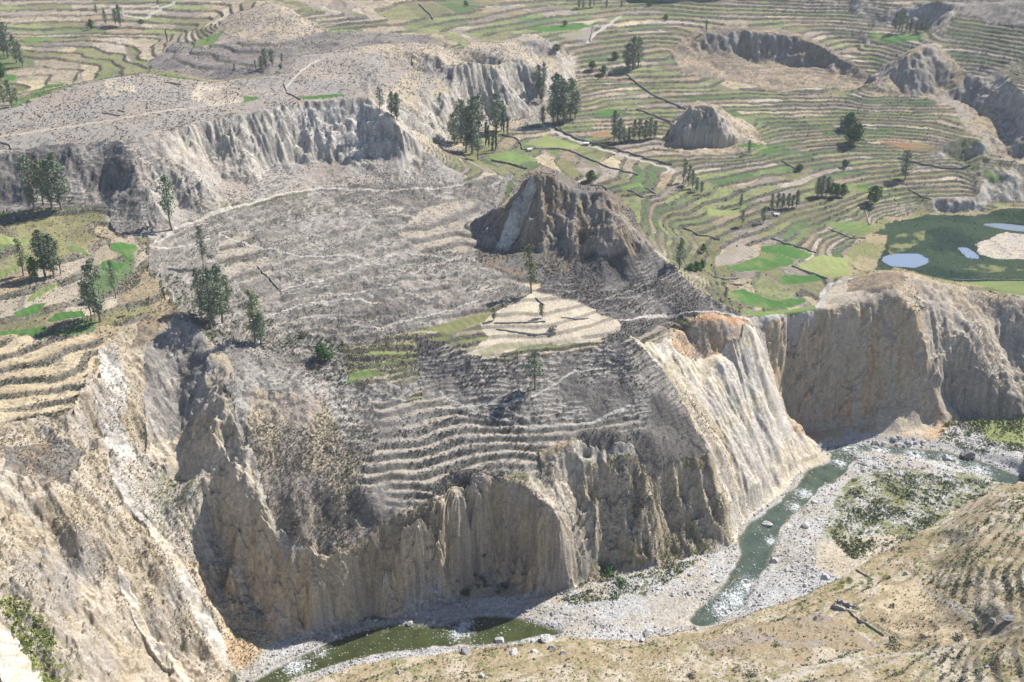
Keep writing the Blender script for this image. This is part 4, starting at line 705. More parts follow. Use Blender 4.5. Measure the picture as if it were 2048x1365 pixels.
# ------------------------------------------------------------------ plants
def leafmat(name, c, var=.4):
    m = plain(name, c, .75, var, 1.2, .25); return m
M_EUC = leafmat('eucalyptus_leaves', (.165, .205, .13)); M_EUC2 = leafmat('olive_leaves', (.20, .225, .12)); M_DK = leafmat('dark_leaves', (.075, .11, .06)); M_BARK = plain('bark', (.20, .17, .14), .9, .3, 1.0)
M_YG = leafmat('yellow_green_leaves', (.30, .34, .10), .3); M_GRN = leafmat('green_leaves', (.055, .12, .03), .4); M_OLV = leafmat('scrub_leaves', (.12, .125, .06), .4); M_GRY = leafmat('grey_twigs', (.16, .145, .12), .35); M_DRY = leafmat('dry_grass', (.36, .28, .16), .3); M_DTUFT = leafmat('dark_scrub', (.085, .08, .07), .35)
def leaves(cen, rad, n, size, r, up=.3):
    """n leaf sprays spread through blobs"""
    k = r.integers(0, len(cen), n); d = r.normal(size=(n, 3)); d /= np.linalg.norm(d, axis=1)[:, None]; d *= (r.uniform(.25, 1, n) ** .5)[:, None]
    c = cen[k] + d * rad[k]; a = r.normal(size=(n, 3)); a /= np.linalg.norm(a, axis=1)[:, None]; b_ = np.cross(a, r.normal(size=(n, 3))); b_ /= np.linalg.norm(b_, axis=1)[:, None] + 1e-9
    s = size * r.uniform(.6, 1.3, n)[:, None]; v = np.stack([c - a * s, c - b_ * s * .5, c + a * s, c + b_ * s * .5], 1).reshape(-1, 3); return v, np.arange(n * 4).reshape(-1, 4)
def tube(p, rads, seg=6):
    p = np.array(p, float); v, f = [], []
    for i_, (q, rr) in enumerate(zip(p, rads)):
        t = p[min(i_ + 1, len(p) - 1)] - p[max(i_ - 1, 0)]; t /= np.linalg.norm(t) + 1e-9; a = np.cross(t, (0, 1, .1)); a /= np.linalg.norm(a) + 1e-9; b_ = np.cross(t, a)
        for k in range(seg): an = 2 * math.pi * k / seg; v.append(q + (a * math.cos(an) + b_ * math.sin(an)) * rr)
    for i_ in range(len(p) - 1):
        for k in range(seg): f.append((i_ * seg + k, i_ * seg + (k + 1) % seg, (i_ + 1) * seg + (k + 1) % seg, (i_ + 1) * seg + k))
    return np.array(v), np.array(f)
def join(parts):
    vs, fs, o = [], [], 0
    for v, f in parts: vs.append(v); fs.append(f + o); o += len(v)
    return np.concatenate(vs), np.concatenate(fs)
def tree_tmpl(kind, seed):
    r = np.random.default_rng(seed); H = 1.0
    if kind == 'poplar': nb, lo, wdt, nl, ls = 13, .08, .085, 1100, .022
    elif kind == 'round': nb, lo, wdt, nl, ls = 16, .22, .42, 1500, .045
    elif kind == 'tall': nb, lo, wdt, nl, ls = 17, .28, .14, 1000, .022
    elif kind == 'full': nb, lo, wdt, nl, ls = 24, .18, .165, 1350, .023
    else: nb, lo, wdt, nl, ls = 14, .35, .17, 800, .024
    lean = r.normal(size=2) * .03; n = 9; ts = np.linspace(0, .93, n); wob = np.cumsum(r.normal(size=(n, 2)) * .006, axis=0)
    tp = [(lean[0] * t + wob[i_, 0], lean[1] * t + wob[i_, 1], t - (.03 if i_ == 0 else 0)) for i_, t in enumerate(ts)]; tr = [.017 * (1 - t) + .003 for t in ts]; parts = [tube(tp, tr)]
    cen, rad = [], []
    for k in range(nb):
        t = lo + (1 - lo) * (k + r.uniform(.2, .8)) / nb; i_ = min(int(t / .93 * (n - 1)), n - 1); base = np.array(tp[max(0, i_ - 1)]); prof = math.sin(math.pi * min(1, max(.06, (t - lo * .55) / (1 - lo * .45)))) ** .6
        if kind in ('round',): prof = max(prof, .35)
        an = r.uniform(0, 6.28); d = wdt * prof * (r.uniform(.25, .8) if kind != 'poplar' else r.uniform(.1, .5)); c = base * 0 + np.array((tp[i_][0] + d * math.cos(an), tp[i_][1] + d * math.sin(an), min(t, .96)))
        cen.append(c); q = wdt * prof * r.uniform(.42, .72) + .015; rad.append((q, q, q * r.uniform(.75, 1.25)))
        if kind != 'poplar': mid = (base + c) / 2 + np.array((0, 0, -.01)); parts.append(tube([base, mid, c], [.006, .0045, .002], 4))
    tv, tf = join(parts); lv_, lf = leaves(np.array(cen), np.array(rad), nl, ls, r); lm = dict(poplar=M_DK, round=M_GRN, tall=M_EUC2, full=M_EUC, thin=M_EUC)[kind]
    return mesh_from('trunk', tv, tf, M_BARK, None, True), mesh_from('crown', lv_, lf, lm, None, False)
TT = {k: [tree_tmpl(k, 500 + 10 * j + i_) for i_ in range(n)] for j, (k, n) in enumerate((('tall', 4), ('full', 4), ('thin', 3), ('poplar', 2), ('round', 3)))}
def tree(px, py, hp, kind, label, group=None, name='eucalyptus_tree', wide=1.0):
    x, y, _ = hit(px, py); z = put(x, y); h = hp * math.dist((x, y, z), (0, 0, CAM_H)) / FOC / math.cos(PITCH * .8)
    root = link(name, None); root.location = (x, y, z); root.rotation_euler[2] = random.uniform(0, 6.28); root.scale = (h * wide, h * wide, h); tag(root, label, 'tree', group)
    a, c = random.choice(TT[kind]); link('trunk', a, root); link('crown', c, root); return root
ORD = ['first', 'second', 'third', 'fourth', 'fifth', 'sixth', 'seventh', 'eighth', 'ninth', 'tenth', 'eleventh', 'twelfth']
def clump_of(trees, what, where, group, name='eucalyptus_tree'):
    trees = sorted(trees); n = len(trees)
    for k, t in enumerate(trees):
        pos = ('leftmost' if n > 2 else 'left') if k == 0 else ('rightmost' if n > 2 else 'right') if k == n - 1 else ORD[k] + ' from left' if n > 3 else 'middle'
        tree(*t[:4], f'{pos} {what} {where}', group, name, *(t[4:5]))
tree(346,460,98,'thin', 'lone thin stemmed tree with a small olive crown on the slope below the mesa', None, 'eucalyptus_tree')
tree(1063,586,98,'tall', 'lone tall narrow tree at the tip of the pale terraces under the dark cone', None, wide=1.0)
tree(1070,783,80,'thin', 'lone tree with a drooping crown on the dark slope above the river', None, wide=1.25)
tree(408,536,80,'thin', 'very thin see through tree behind the clump above the left gully', None, wide=.6)
clump_of([(68,420,92,'full'),(88,412,78,'tall'),(105,418,85,'full'),(122,420,98,'full',1.1)], 'dark green eucalyptus', 'at the foot of the dark mesa slope', 'eucalypts under the dark mesa slope')
clump_of([(45,548,66,'tall'),(90,553,84,'full',1.1),(108,556,78,'full',1.1),(122,548,60,'tall')], 'grey green eucalyptus', 'on the green plots at the left edge', 'trees on the left terraces')
tree(70,562,42,'round', 'low dark bushy tree in front of the left terrace clump', None, 'bushy_tree', .5)
clump_of([(182,640,70,'thin'),(202,644,116,'full',1.0),(230,590,70,'thin',.7)], 'eucalyptus', 'beside the shaded plot above the left cliff', 'trees above the left cliff')
tree(258,632,24,'thin', 'small slender sapling on the golden slope above the left cliff', None, 'sapling')
clump_of([(405,632,92,'full',.8),(422,651,116,'full',.95),(445,644,112,'full'),(458,622,70,'tall')], 'tall eucalyptus', 'in the clump above the head of the left gully', 'eucalypts above the gully')
clump_of([(510,688,104,'tall'),(522,692,62,'full',1.3)], 'eucalyptus', 'standing close together on the scrub slope right of the gully', 'pair of trees on the scrub slope')
tree(988,640,26,'full', 'small dark tree on the left end of the pale terraces', None, 'small_tree', 1.2)
tree(1084,634,30,'full', 'short green tree beside the stone wall on the pale terraces', None, 'small_tree', 1.2)
tree(650,718,30,'round', 'dense bright green bush beside the small middle terraces', None, 'bushy_tree', 1.5)
clump_of([(910,291,62,'full',1.1),(922,284,80,'full'),(932,303,86,'full',1.1),(944,306,104,'full',1.0),(958,264,70,'full'),(992,268,78,'full',1.1),(1002,262,55,'full')], 'dark eucalyptus', 'in the big grove below the furrowed cliff', 'eucalypts of the big grove')
tree(957,320,46,'thin', 'leafless looking brown tree at the front of the big grove', None, 'bare_tree', 1.5)
clump_of([(915,283,32,'poplar'),(971,290,48,'poplar'),(978,294,42,'poplar'),(984,305,44,'poplar'),(991,300,40,'poplar'),(1008,268,36,'poplar'),(1016,270,34,'poplar')], 'narrow dark poplar', 'at the right side of the big grove', 'poplars of the big grove', 'poplar_tree')
clump_of([(1085,250,32,'full',1.3),(1106,247,72,'full'),(1116,246,88,'full',1.1),(1128,248,82,'full',1.1),(1140,242,76,'full',1.1),(1150,238,50,'full',1.1)], 'dark green eucalyptus', 'in the dense grove at the cliff corner', 'eucalypts at the cliff corner')
clump_of([(1078,180,52,'full'),(1088,172,40,'full'),(1084,200,45,'full')], 'dark eucalyptus', 'high on the slope above the cliff corner grove', 'trees on the slope above the grove')
clump_of([(760,228,48,'thin'),(784,240,44,'full'),(794,246,50,'full',1.1)], 'hazy green tree', 'in the notch right of the white mesa cliff', 'trees in the mesa notch')
clump_of([(1256,138,46,'full',1.2),(1266,139,58,'full',1.2),(1277,132,52,'full',1.2)], 'large dark tree', 'standing together on the far slope with a blue shadow', 'large trees on the far slope')
clump_of([(1228,282,56,'full'),(1238,287,48,'full'),(1248,284,30,'full',1.2),(1258,284,30,'full'),(1268,279,36,'full'),(1278,280,40,'full'),(1290,280,38,'full'),(1300,278,40,'full'),(1309,276,32,'full')], 'dark eucalyptus', 'in the row left of the rocky cone', 'row of trees left of the rocky cone')
tree(1182,364,22,'round', 'lone round dark tree on the meadow behind the dark cone', None, 'round_tree', 1.3)
tree(1413,63,20,'full', 'single tree on the crest of the far shaded ridge', None, 'small_tree', .9)
clump_of([(1690,258,24,'round',1.1),(1703,256,26,'round',1.1),(1698,284,24,'round',1.1),(1707,288,36,'round',1.0)], 'dark round tree', 'in the clump amid the right valley floor', 'round trees amid the right valley', 'round_tree')
tree(1498,308,24,'full', 'single dark tree between green plots right of the rocky cone', None, 'small_tree', .9)
tree(1810,359,52,'full', 'tall dark tree standing alone among curved terraces above the marsh', None, 'eucalyptus_tree', 1.2)
tree(1690,335,15,'round', 'small round tree on the terraces left of the tall lone tree', None, 'round_tree'); tree(1598,341,13,'round', 'small bright round tree at a terrace corner', None, 'round_tree', 1.3)
clump_of([(1634,392,34,'full',1.1),(1643,393,40,'full',1.1),(1652,391,36,'full',1.1)], 'dark bushy tree', 'left of the small green plots in the right valley', 'bushy trees left of the plots')
clump_of([(1664,394,24,'round'),(1673,394,26,'full',1.2),(1683,393,22,'round')], 'low green tree', 'in front of the small green plots in the right valley', 'low trees before the plots', 'small_tree')
tree(1746,408,32,'round', 'round crowned tree on a bare terrace above the marsh', None, 'round_tree', .9)
clump_of([(1543,417,28,'full',1.1),(1554,417,30,'full',1.1),(1565,417,28,'full',1.1),(1576,416,28,'full',1.1),(1584,416,24,'full'),(1593,415,32,'full',1.1)], 'dense dark tree', 'in the short row above the little white hut', 'row of dark trees above the hut')
tree(1481,416,26,'full', 'slender tree left of the short dark row', None, 'small_tree'); tree(1483,454,32,'thin', 'thin light tree on pale ground left of the marsh', None, 'small_tree'); tree(1527,446,32,'full', 'green tree just left of the little white hut', None, 'small_tree', 1.2)
clump_of([(1366,366,46,'tall'),(1376,372,40,'tall'),(1385,378,34,'full'),(1394,384,28,'full'),(1402,388,24,'full')], 'grey green tree', 'in the slanting row right of the dark cone', 'slanting row of trees')
tree(1359,542,62,'full', 'tall eucalyptus at the green meadow edge right of the dark cone', None, 'eucalyptus_tree'); tree(1451,602,28,'thin', 'small pale tree beside the boomerang shaped field', None, 'small_tree'); tree(1406,505,16,'round', 'small dark bushy tree right of the tall meadow eucalyptus', None, 'round_tree')
clump_of([(1378,543,16,'round',1.5),(1390,542,18,'round',1.5),(1402,540,16,'round',1.3)], 'low dark green bush', 'at the foot of the tall meadow eucalyptus', 'bushes under the meadow eucalyptus', 'bush')
clump_of([(1790,62,28,'full'),(1797,63,38,'tall'),(1804,61,34,'tall'),(1812,63,26,'full'),(1820,64,24,'full'),(1832,64,22,'full'),(1842,62,28,'full'),(1852,60,22,'full')], 'tall dark tree', 'in the far grove behind the bright field pair', 'far grove at the right')
clump_of([(8,112,48,'full'),(16,115,56,'full',1.1),(34,126,44,'full'),(46,134,40,'full')], 'hazy green eucalyptus', 'in the upper row at the far left edge', 'upper row of trees at the left edge')
clump_of([(2,160,26,'round'),(8,208,32,'full'),(24,213,44,'full',1.2),(34,206,26,'full')], 'dark green tree', 'in the lower group at the far left edge', 'lower group of trees at the left edge')
clump_of([(181,58,16,'round'),(212,50,24,'full'),(232,50,26,'full'),(241,52,34,'full',1.1)], 'distant dark tree', 'among the far left terraces', 'trees among the far left terraces')
tree(193,28,15,'full', 'tiny lone tree highest on the far left terraces', None, 'small_tree'); tree(335,83,22,'poplar', 'single narrow tree beside the far round hill field', None, 'poplar_tree'); tree(282,48,9,'round', 'tiny dark bush beside the far winding road', None, 'bush', 1.3)
clump_of([(470,144,14,'full'),(512,138,16,'full'),(522,137,24,'full',1.2),(532,136,34,'full',1.2),(545,129,28,'full',1.2),(564,125,16,'full')], 'dark tree', 'on the dry saddle behind the mesa', 'trees on the saddle behind the mesa')
clump_of([(1158,16,18,'full'),(1166,16,16,'full'),(1180,15,18,'full'),(1188,14,14,'full'),(1213,16,16,'full'),(1242,16,14,'full'),(1298,12,10,'round',1.4)], 'far tiny dark tree', 'along the top edge in the middle', 'trees along the top edge')
tree(933,12,9,'round', 'tiny dark bush near the top edge left of the middle', None, 'bush', 1.4); tree(316,8,14,'full', 'tiny tree at the top edge beside the far road', None, 'small_tree', 1.3)
clump_of([(1130,52,9,'round',1.4),(1112,112,14,'round',1.3),(1185,140,14,'round',1.4),(1205,150,16,'round',1.4),(1230,118,14,'round',1.3),(1330,40,10,'round',1.4)], 'low dark bush tree', 'scattered over the far middle terraces', 'bush trees on the far middle terraces', 'bush')

def shrub_tmpl(name, mat, seed, n=190, squash=.75):
    r = np.random.default_rng(seed); k = 7; cen = np.stack([r.normal(size=k) * .42, r.normal(size=k) * .42, r.uniform(.15, .5, k)], 1); rad = np.stack([r.uniform(.3, .5, k)] * 2 + [r.uniform(.25, .42, k)], 1)
    v, f = leaves(cen, rad, n, .13, r); v[:, 2] = np.maximum(v[:, 2] * squash, -.05); return mesh_from(name, v, f, mat, None, False)
SH = {k: [shrub_tmpl('shrub', m, 900 + 7 * j + i_) for i_ in range(3)] for j, (k, m) in enumerate((('yg', M_YG), ('green', M_GRN), ('olive', M_OLV), ('grey', M_GRY), ('dark', M_DK)))}
def shrub(x, y, s, k, lab, group=None, z=None):
    o = link('shrub', random.choice(SH[k])); o.location = (x, y, put(x, y) if z is None else z); o.scale = (s, s, s * random.uniform(.85, 1.2)); o.rotation_euler[2] = random.uniform(0, 6.28); return tag(o, lab, 'shrub', group)
for px, py, wd, k, lab in [(1793,1293,30,'olive','large grey green bush, the biggest on the near slope'), (1842,1276,20,'dark','round dark shrub right of the biggest bush on the near slope'), (1915,1278,26,'grey','wide low grey shrub at the right end of the golden field'), (1765,1240,16,'grey','leafless grey shrub on the golden field right of the ruin'), (1788,1213,14,'dark','small dark shrub in the upper golden field'),
 (1709,1215,16,'grey','bare twiggy shrub beside the stone ruin'), (1871,1257,14,'grey','small leafless shrub on the far side of the golden field'), (1776,1157,16,'green','green bush between gravel flat and golden field'), (632,730,34,'grey','round silver grey bush beside the dense green one'), (672,728,16,'olive','small olive bush right of the dense green one'), (605,672,26,'olive','low olive bush on the slope above the dense green one'),
 (1105,662,26,'grey','bare grey twiggy bush on the pale terraces'), (1215,1150,46,'green','wide green thicket at the foot of the central cliffs'), (1240,1165,30,'green','lower green thicket below the wide one under the central cliffs'), (1500,1352,26,'olive','olive bush near the bottom edge right of the middle'), (1383,1352,24,'grey','grey bush near the bottom edge'), (1553,1293,16,'green','small green bush on the golden near slope'), (2045,1280,12,'dark','small dark shrub on the near slope at the right edge')]:
    x, y, z = hit(px, py); shrub(x, y, wd * mpp(px, py) * .55, k, lab)
def many(poly, n, kinds, s0, s1, lab, group):
    i = pick(zonemask(poly) * (rmv < .1) * VR * (.15 + sstep(-.1, .4, fbm(V[:, 0], V[:, 1], 12, 2, 411))), n)
    for q in jit(i): shrub(q[0], q[1], random.uniform(s0, s1), random.choice(kinds), lab, group)
many([(1640,1080),(1700,960),(1800,935),(1960,950),(2030,945),(1960,1000),(1880,1050),(1800,1110),(1700,1130)], 66, ['olive','green','olive','yg','dark'], .8, 1.8, 'olive green shrub growing on the boulder flat inside the river bend', 'shrubs on the boulder flat')
many([(0,1150),(60,1210),(110,1290),(170,1365),(90,1365),(20,1260),(0,1230)], 82, ['yg','yg','yg','olive'], .8, 1.6, 'bright yellow green shrub on the cliff slope in the lower left corner', 'yellow green shrubs in the corner')
many([(1650,1190),(1700,1150),(1760,1145),(1750,1165),(1700,1195),(1660,1210)], 20, ['yg','yg','green'], 1.0, 1.7, 'yellow green bush in the thicket by the grey gravel sheet', 'thicket by the gravel sheet')
many([(1850,850),(1900,820),(2048,830),(2048,900),(1960,900),(1880,870)], 28, ['green','olive','dark'], .9, 1.9, 'dark green bush at the riverside meadow below the right cliff', 'bushes at the riverside meadow')
many([(1150,1170),(1260,1140),(1340,1125),(1300,1190),(1180,1200),(1120,1195)], 16, ['yg','olive'], .7, 1.3, 'yellowish shrub on the flat below the central cliffs', 'shrubs below the central cliffs')
many([(900,1110),(960,1125),(1010,1140),(1005,1190),(910,1190)], 20, ['dark','green','dark'], 1.0, 2.1, 'dark bush growing in the shaded hollow at the foot of the central cliff', 'bushes in the shaded hollow')
many([(1820,560),(1860,620),(1880,700),(1840,690),(1820,640)], 14, ['green','olive'], .9, 1.7, 'green shrub in the gully right of the deep shaded cliff', 'shrubs in the right gully')
many([(300,930),(400,960),(500,1100),(480,1180),(380,1080)], 14, ['olive','yg','dark'], .5, 1.1, 'small shrub on the pale rubble of the left gully', 'shrubs in the left gully')

# scrub, cactus and grass tufts nobody could count
def tuft_tmpl(seed, n=9):
    r = np.random.default_rng(seed); cen = np.array([[0, 0, .35]]); rad = np.array([[.6, .6, .4]]); v, f = leaves(cen, rad, n, .42, r); v[:, 2] = np.maximum(v[:, 2], -.1); return v, f
TU = [tuft_tmpl(s) for s in range(6)]; tv_, tf_ = [t[0] for t in TU], [t[1] for t in TU]
cl = .15 + sstep(-.3, .4, fbm(V[:, 0], V[:, 1], 16, 4, 421)); cl2 = .1 + sstep(-.2, .3, fbm(V[:, 0], V[:, 1], 7, 3, 423)); open_ = rmv < .08
def stuff(name, label, cat, w, n, s0, s1, mats):
    i = pick(w * open_ * VR ** 1.2 * (VNL < .2), n); scatter(name, label, cat, jit(i), rng.uniform(s0, s1, len(i)), tv_, tf_, mats)
stuff('dark_scrub', 'countless low dark scrub tufts over the dark middle slopes', 'scrub', oid('dark_slope', 'dark_hill') * cl ** 2, 16000, .3, .7, [M_DTUFT, M_DTUFT, M_GRY])
stuff('grey_scrub', 'countless grey scrub tufts over the basin and the mesa', 'scrub', oid('basin_slope', 'mesa_cliff', 'scrub_slope') * cl ** 2, 18000, .25, .6, [M_DTUFT, M_GRY, M_GRY])
stuff('mesa_scrub', 'countless sparse scrub tufts dotting the flat mesa', 'scrub', oid('mesa', 'bare_hillside', 'eroded_cliff') * cl, 8000, .35, .8, [M_DTUFT, M_GRY])
stuff('cliff_grass', 'countless brown grass tufts clinging to the lower cliffs', 'grass', (oid('left_cliff', 'river_cliff') * 1.0) * cl ** 2 * (VSL < 2.0), 15000, .25, .6, [M_GRY, M_DRY, M_DRY, M_OLV])
stuff('slope_grass', 'countless dry tufts over the steep slopes by the river', 'grass', oid('scrub_slope', 'yellow_cliff', 'gully_floor') * (VR < 380) * cl, 15000, .25, .6, [M_GRY, M_DRY, M_OLV])
stuff('near_grass', 'countless pale dry grass tufts on the near slope', 'grass', oid('near_slope') * cl ** 2, 15000, .15, .45, [M_DRY, M_OLV, M_DRY])
cact = zonemask([(1820,1120),(1960,990),(2200,940),(2300,1300),(2000,1270),(1900,1240),(1870,1180)])
stuff('cactus_rows', 'countless dark green cactus clumps along the terrace banks of the near slope', 'cactus', oid('near_slope') * (VRI * 1.2 * cl2 ** 2 + .08 * cl2 + cact * (.12 + VRI * 1.6) * cl2), 12000, .35, .8, [M_OLV, M_GRN, M_DK, M_OLV])
stuff('bank_bushes', 'countless small bushes along the walls and banks of the valley terraces', 'bushes', oid('valley_terraces') * (VRI * cl + .01) * (VR < 1000), 13000, .35, 1.0, [M_DK, M_OLV, M_DTUFT, M_EUC])
stuff('terrace_bushes', 'countless small bushes on the banks of the left terraces', 'bushes', oid('left_terraces') * (VRI + .05) * cl, 7000, .25, .7, [M_OLV, M_DTUFT, M_DRY])
stuff('flat_herbs', 'countless small herbs between the stones of the river flat', 'plants', (bush_bed * 1.0 + zonemask([(1120,1200),(1340,1130),(1400,1120),(1300,1190),(1150,1210)]) + zonemask([(1900,838),(2048,828),(2048,905),(1960,905),(1870,880)])) * cl2, 7000, .3, .8, [M_OLV, M_GRN, M_YG, M_OLV])
stuff('green_bushes', 'countless small green bushes on the slope above the left gully', 'bushes', zonemask([(300,540),(420,560),(560,640),(700,690),(690,770),(560,720),(440,690),(340,610)]) * cl2, 1100, .4, 1.0, [M_OLV, M_GRN, M_GRY])
stuff('corner_bushes', 'countless small yellow green bushes in the lower left corner', 'bushes', zonemask([(0,1150),(60,1210),(110,1290),(170,1365),(90,1365),(20,1260),(0,1230)]) * cl2, 700, .5, 1.1, [M_YG, M_YG, M_OLV])
stuff('flat_bushes', 'countless low olive bushes between the boulders of the river flat', 'bushes', (bush_bed * 1.0 + zonemask([(1900,838),(2048,828),(2048,905),(1960,905),(1870,880)])) * cl2 ** 2, 900, .5, 1.1, [M_OLV, M_GRN, M_EUC2, M_YG, M_GRY])
stuff('reeds', 'countless low reeds over the marsh', 'reeds', oid('marsh') * cl2 * .5, 1500, .3, .6, [M_DK, M_DK, M_GRN])

# ------------------------------------------------------------------ dry stone walls
def wall(pl, label, h=1.1, w=.7, mat=None, group=None):
    P2 = W(pl); pts2 = [P2[0]]; h *= .7; w *= .7
    for a, c in zip(P2[:-1], P2[1:]):
        n = max(1, int(np.linalg.norm(c - a) / 1.1))
        for k in range(1, n + 1): pts2.append(a + (c - a) * k / n)
    q = np.array(pts2); q[1:-1] += rng.normal(size=(len(q) - 2, 2)) * .12; z = land(q[:, 0], q[:, 1]).astype(float); z = np.convolve(np.pad(z, 2, mode='edge'), np.ones(5) / 5, 'valid'); t = np.gradient(q, axis=0); t /= np.linalg.norm(t, axis=1)[:, None] + 1e-9; nrm = np.stack([-t[:, 1], t[:, 0]], 1); vs = []
    for k in range(len(q)):
        hh = h * rng.uniform(.75, 1.15); ww = w * rng.uniform(.8, 1.1)
        for sx, zz, wi in ((-1, -.8, 1.3), (-1, hh * .6, 1.0), (-1, hh, .7), (1, hh * rng.uniform(.9, 1.05), .7), (1, hh * .6, 1.0), (1, -.8, 1.3)):
            p = q[k] + nrm[k] * sx * ww * .5 * wi; vs.append((p[0] + rng.normal() * .05, p[1] + rng.normal() * .05, z[k] + zz))
    f = [(k * 6 + j, (k + 1) * 6 + j, (k + 1) * 6 + j + 1, k * 6 + j + 1) for k in range(len(q) - 1) for j in range(5)]; e = (len(q) - 1) * 6
    f += [(0, 1, 4, 5), (1, 2, 3, 4), (e + 5, e + 4, e + 1, e), (e + 4, e + 3, e + 2, e + 1)]
    return tag(link('stone_wall', mesh_from('stone_wall', np.array(vs), np.array(f), mat or M_WALL, None, False)), label, 'wall', group)
for pl, lab, h in [
 ([(1088,247),(1120,262),(1155,280),(1200,291),(1235,300),(1300,320),(1345,331)], 'long dark stone wall on the far side of the lane before the big grove', 1.8),
 ([(1047,300),(1098,298),(1139,301),(1180,320),(1221,337),(1276,350)], 'long dark stone wall running down right from the pale green meadow', 1.6),
 ([(982,321),(1016,328),(1053,339)], 'dark stone bank in front of the light green grove plot', 1.8), ([(1003,270),(1030,275),(1043,288),(1045,299)], 'curved stone wall left of the five sided meadow', 1.4),
 ([(1615,294),(1650,293),(1690,291)], 'straight wall under the green plots in the right valley', 1.3), ([(1563,321),(1594,339)], 'short slanting stone wall by the small round terrace tree', 1.4),
 ([(1796,318),(1837,328),(1882,337),(1943,330)], 'curved wall round the grey terraces above the marsh', 1.5), ([(1543,476),(1570,487),(1615,500),(1632,507)], 'dark stone wall behind the bright green bench fields', 1.4),
 ([(1584,531),(1622,546),(1655,558)], 'stone wall along the lower side of the pale meadow beside the marsh', 1.2), ([(1427,555),(1451,560),(1478,557)], 'short curved wall above the boomerang shaped field, the upper of two', 1.2),
 ([(1461,569),(1485,571),(1498,565)], 'short curved wall above the boomerang shaped field, the lower of two', 1.2), ([(1905,561),(1970,561),(2048,562),(2150,564)], 'thin straight wall between marsh and pasture', 1.0),
 ([(622,120),(582,150),(568,168),(575,188),(602,201)], 'long dark curved wall across the mesa to the thin green strip', 1.1), ([(205,227),(240,233),(253,226),(236,221)], 'broken stone ring lying on the mesa', .9),
 ([(0,287),(20,291),(24,301)], 'short wall corner on the mesa brink at the left edge', 1.1), ([(332,166),(363,171)], 'short dark wall on the dry saddle behind the mesa', 1.2),
 ([(1712,1141),(1728,1150),(1745,1160)], 'short lone wall remnant on the sandy river flat', .9), ([(989,647),(1040,646),(1091,644)], 'straight terrace wall on the pale terraces, the upper one', .9), ([(992,659),(1067,671),(1112,668)], 'terrace wall on the pale terraces, the lower one', .9),
 ([(1122,635),(1150,637),(1177,635)], 'short wall on the right side of the pale terraces', .7), ([(1071,596),(1088,610)], 'stub of wall just right of the lone tall tree', .9), ([(516,534),(540,560),(558,579)], 'dark straight bank slanting across the grey basin', 1.0),
 ([(1731,420),(1738,451)], 'wall running down the terraces to the marsh shore', 1.1), ([(1817,380),(1845,395),(1875,410)], 'slanting wall crossing the terraces above the marsh', 1.2), ([(838,7),(852,22),(866,38)], 'steep wall line on the far middle slope', 1.8),
 ([(1187,51),(1180,82)], 'wall at the right end of the far ploughed field', 1.8), ([(1252,147),(1280,172),(1307,192),(1372,219)], 'long wall slanting down the far terraces from the large trees', 1.8), ([(1273,219),(1310,232),(1341,243)], 'slanting wall above the row of trees left of the rocky cone', 1.6),
 ([(1256,380),(1286,395),(1314,390),(1290,376)], 'small walled enclosure on the meadow right of the dark cone', 1.1), ([(1180,372),(1205,372),(1215,380)], 'dark wall below the lone round tree behind the dark cone', 1.3),
 ([(1366,455),(1400,470),(1440,480)], 'stone bank on the green terraces left of the ploughed plot', 1.2), ([(1655,457),(1700,475),(1730,478)], 'wall in front of the rounded plot above the marsh', 1.0), ([(1660,500),(1690,492),(1715,488)], 'low wall at the left shore of the marsh', 1.0)]: wall(pl, lab, h)
wall([(1672,1208),(1701,1226),(1720,1240),(1745,1255),(1769,1270)], 'long pale stone wall beside the ruin on the near slope', 1.2, .55, M_PALEW)

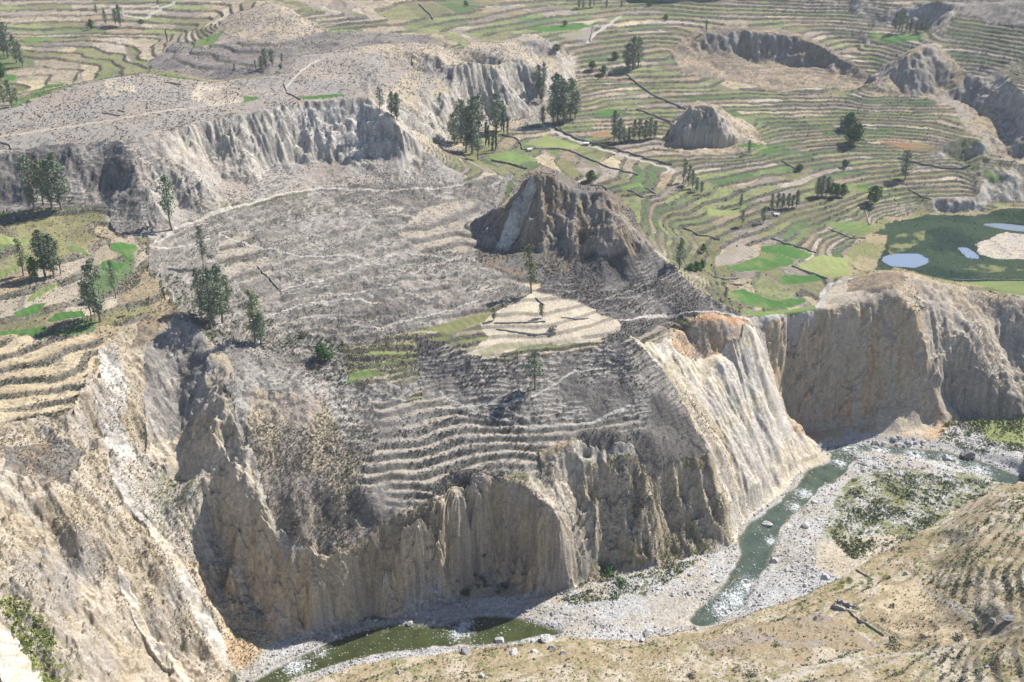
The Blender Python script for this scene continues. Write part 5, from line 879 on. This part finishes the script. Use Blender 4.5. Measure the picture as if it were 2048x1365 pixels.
# ------------------------------------------------------------------ little buildings
def box(a, b):
    v = np.array([(x, y, z) for z in (a[2], b[2]) for y in (a[1], b[1]) for x in (a[0], b[0])], float); return v, np.array([(0, 2, 3, 1), (4, 5, 7, 6), (0, 1, 5, 4), (1, 3, 7, 5), (3, 2, 6, 7), (2, 0, 4, 6)])
M_WHITE = plain('whitewash', (.66, .64, .60), .8, .08, 1); M_TIN = plain('tin_roof', (.55, .56, .57), .5, .1, 1, .5); M_WOOD = plain('old_wood', (.12, .08, .05), .9, .3, 2)
def hut(px, py, w, label, mat):
    x, y, _ = hit(px, py); z = put(x, y); r = link('hut', None, None, (x, y, z)); r.rotation_euler[2] = random.uniform(-.4, .4); tag(r, label, 'hut'); d, h = w * .7, w * .5
    link('wall', mesh_from('wall', *box((-w / 2, -d / 2, -1), (w / 2, d / 2, h)), mat, None, False), r)
    v = np.array([(-w * .58, -d * .62, h), (w * .58, -d * .62, h), (w * .58, d * .62, h), (-w * .58, d * .62, h), (-w * .58, 0, h * 1.4), (w * .58, 0, h * 1.4)]); v = np.concatenate([v, v - (0, 0, .12)])
    f = [(0, 1, 5, 4), (2, 3, 4, 5), (6, 10, 11, 7), (8, 11, 10, 9), (0, 6, 7, 1), (2, 8, 9, 3), (1, 7, 11, 5), (2, 5, 11, 8), (0, 4, 10, 6), (3, 9, 10, 4)]
    link('roof', mesh_from('roof', v, np.array(f), M_TIN, None, False), r); link('door', mesh_from('door', *box((-w * .1, -d / 2 - .06, 0), (w * .1, -d / 2 - .003, h * .85)), M_WOOD, None, False), r)
hut(1553,431,2.8,'little white hut below the short row of dark trees', M_WHITE); hut(1059,302,3.0,'little white hut beside the wall under the pale green meadow', M_WHITE); hut(1172,290,3.4,'small whitish shelter at the lane bend before the big grove', M_PALEW)
x, y, _ = hit(1692, 1216); z = put(x, y); r = tag(link('stone_ruin', None, None, (x, y, z)), 'roofless grey stone ruin at the upper end of the long pale wall', 'ruin'); r.rotation_euler[2] = -.55
for a, c in (((-4.2, -1.8, -1), (4.2, -1.2, 1.5)), ((-4.2, 1.4, -1), (3.2, 2.0, 1.9)), ((-4.25, -1.2, -1), (-3.7, 1.4, 2.1)), ((1.2, -1.2, -1), (1.75, 1.4, 1.1)), ((3.4, -1.2, -1), (3.95, 1.4, .7))):
    nx = 9; parts = [];
    for k in range(nx):
        t0, t1 = k / nx, (k + 1) / nx; ax = 0 if c[0] - a[0] > c[1] - a[1] else 1; lo, hi = list(a), list(c); lo[ax] = a[ax] + (c[ax] - a[ax]) * t0 - .01; hi[ax] = a[ax] + (c[ax] - a[ax]) * t1; hi[2] = c[2] * random.uniform(.6, 1.1); o2 = 1 - ax; lo[o2] -= random.uniform(0, .1); hi[o2] += random.uniform(0, .1); parts.append(box(lo, hi))
    link('wall', mesh_from('wall', *join(parts), M_PALEW if a[1] < 0 else M_WALL, None, False), r)

# ------------------------------------------------------------------ air
hz_v, hz_f = box((-1500, -60, -8), (1500, 1500, 330)); m_h = bpy.data.materials.new('haze'); m_h.use_nodes = True; nt = m_h.node_tree; nt.nodes.remove(nt.nodes['Principled BSDF'])
vp = nt.nodes.new('ShaderNodeVolumePrincipled'); vp.inputs['Color'].default_value = (.80, .88, 1, 1); vp.inputs['Density'].default_value = HAZE; vp.inputs['Anisotropy'].default_value = .2
nt.links.new(vp.outputs[0], nt.nodes['Material Output'].inputs['Volume'])
tag(link('haze', mesh_from('haze', hz_v, hz_f, m_h, None, False)), 'thin bluish haze over the far valley', 'haze', None, 'stuff')
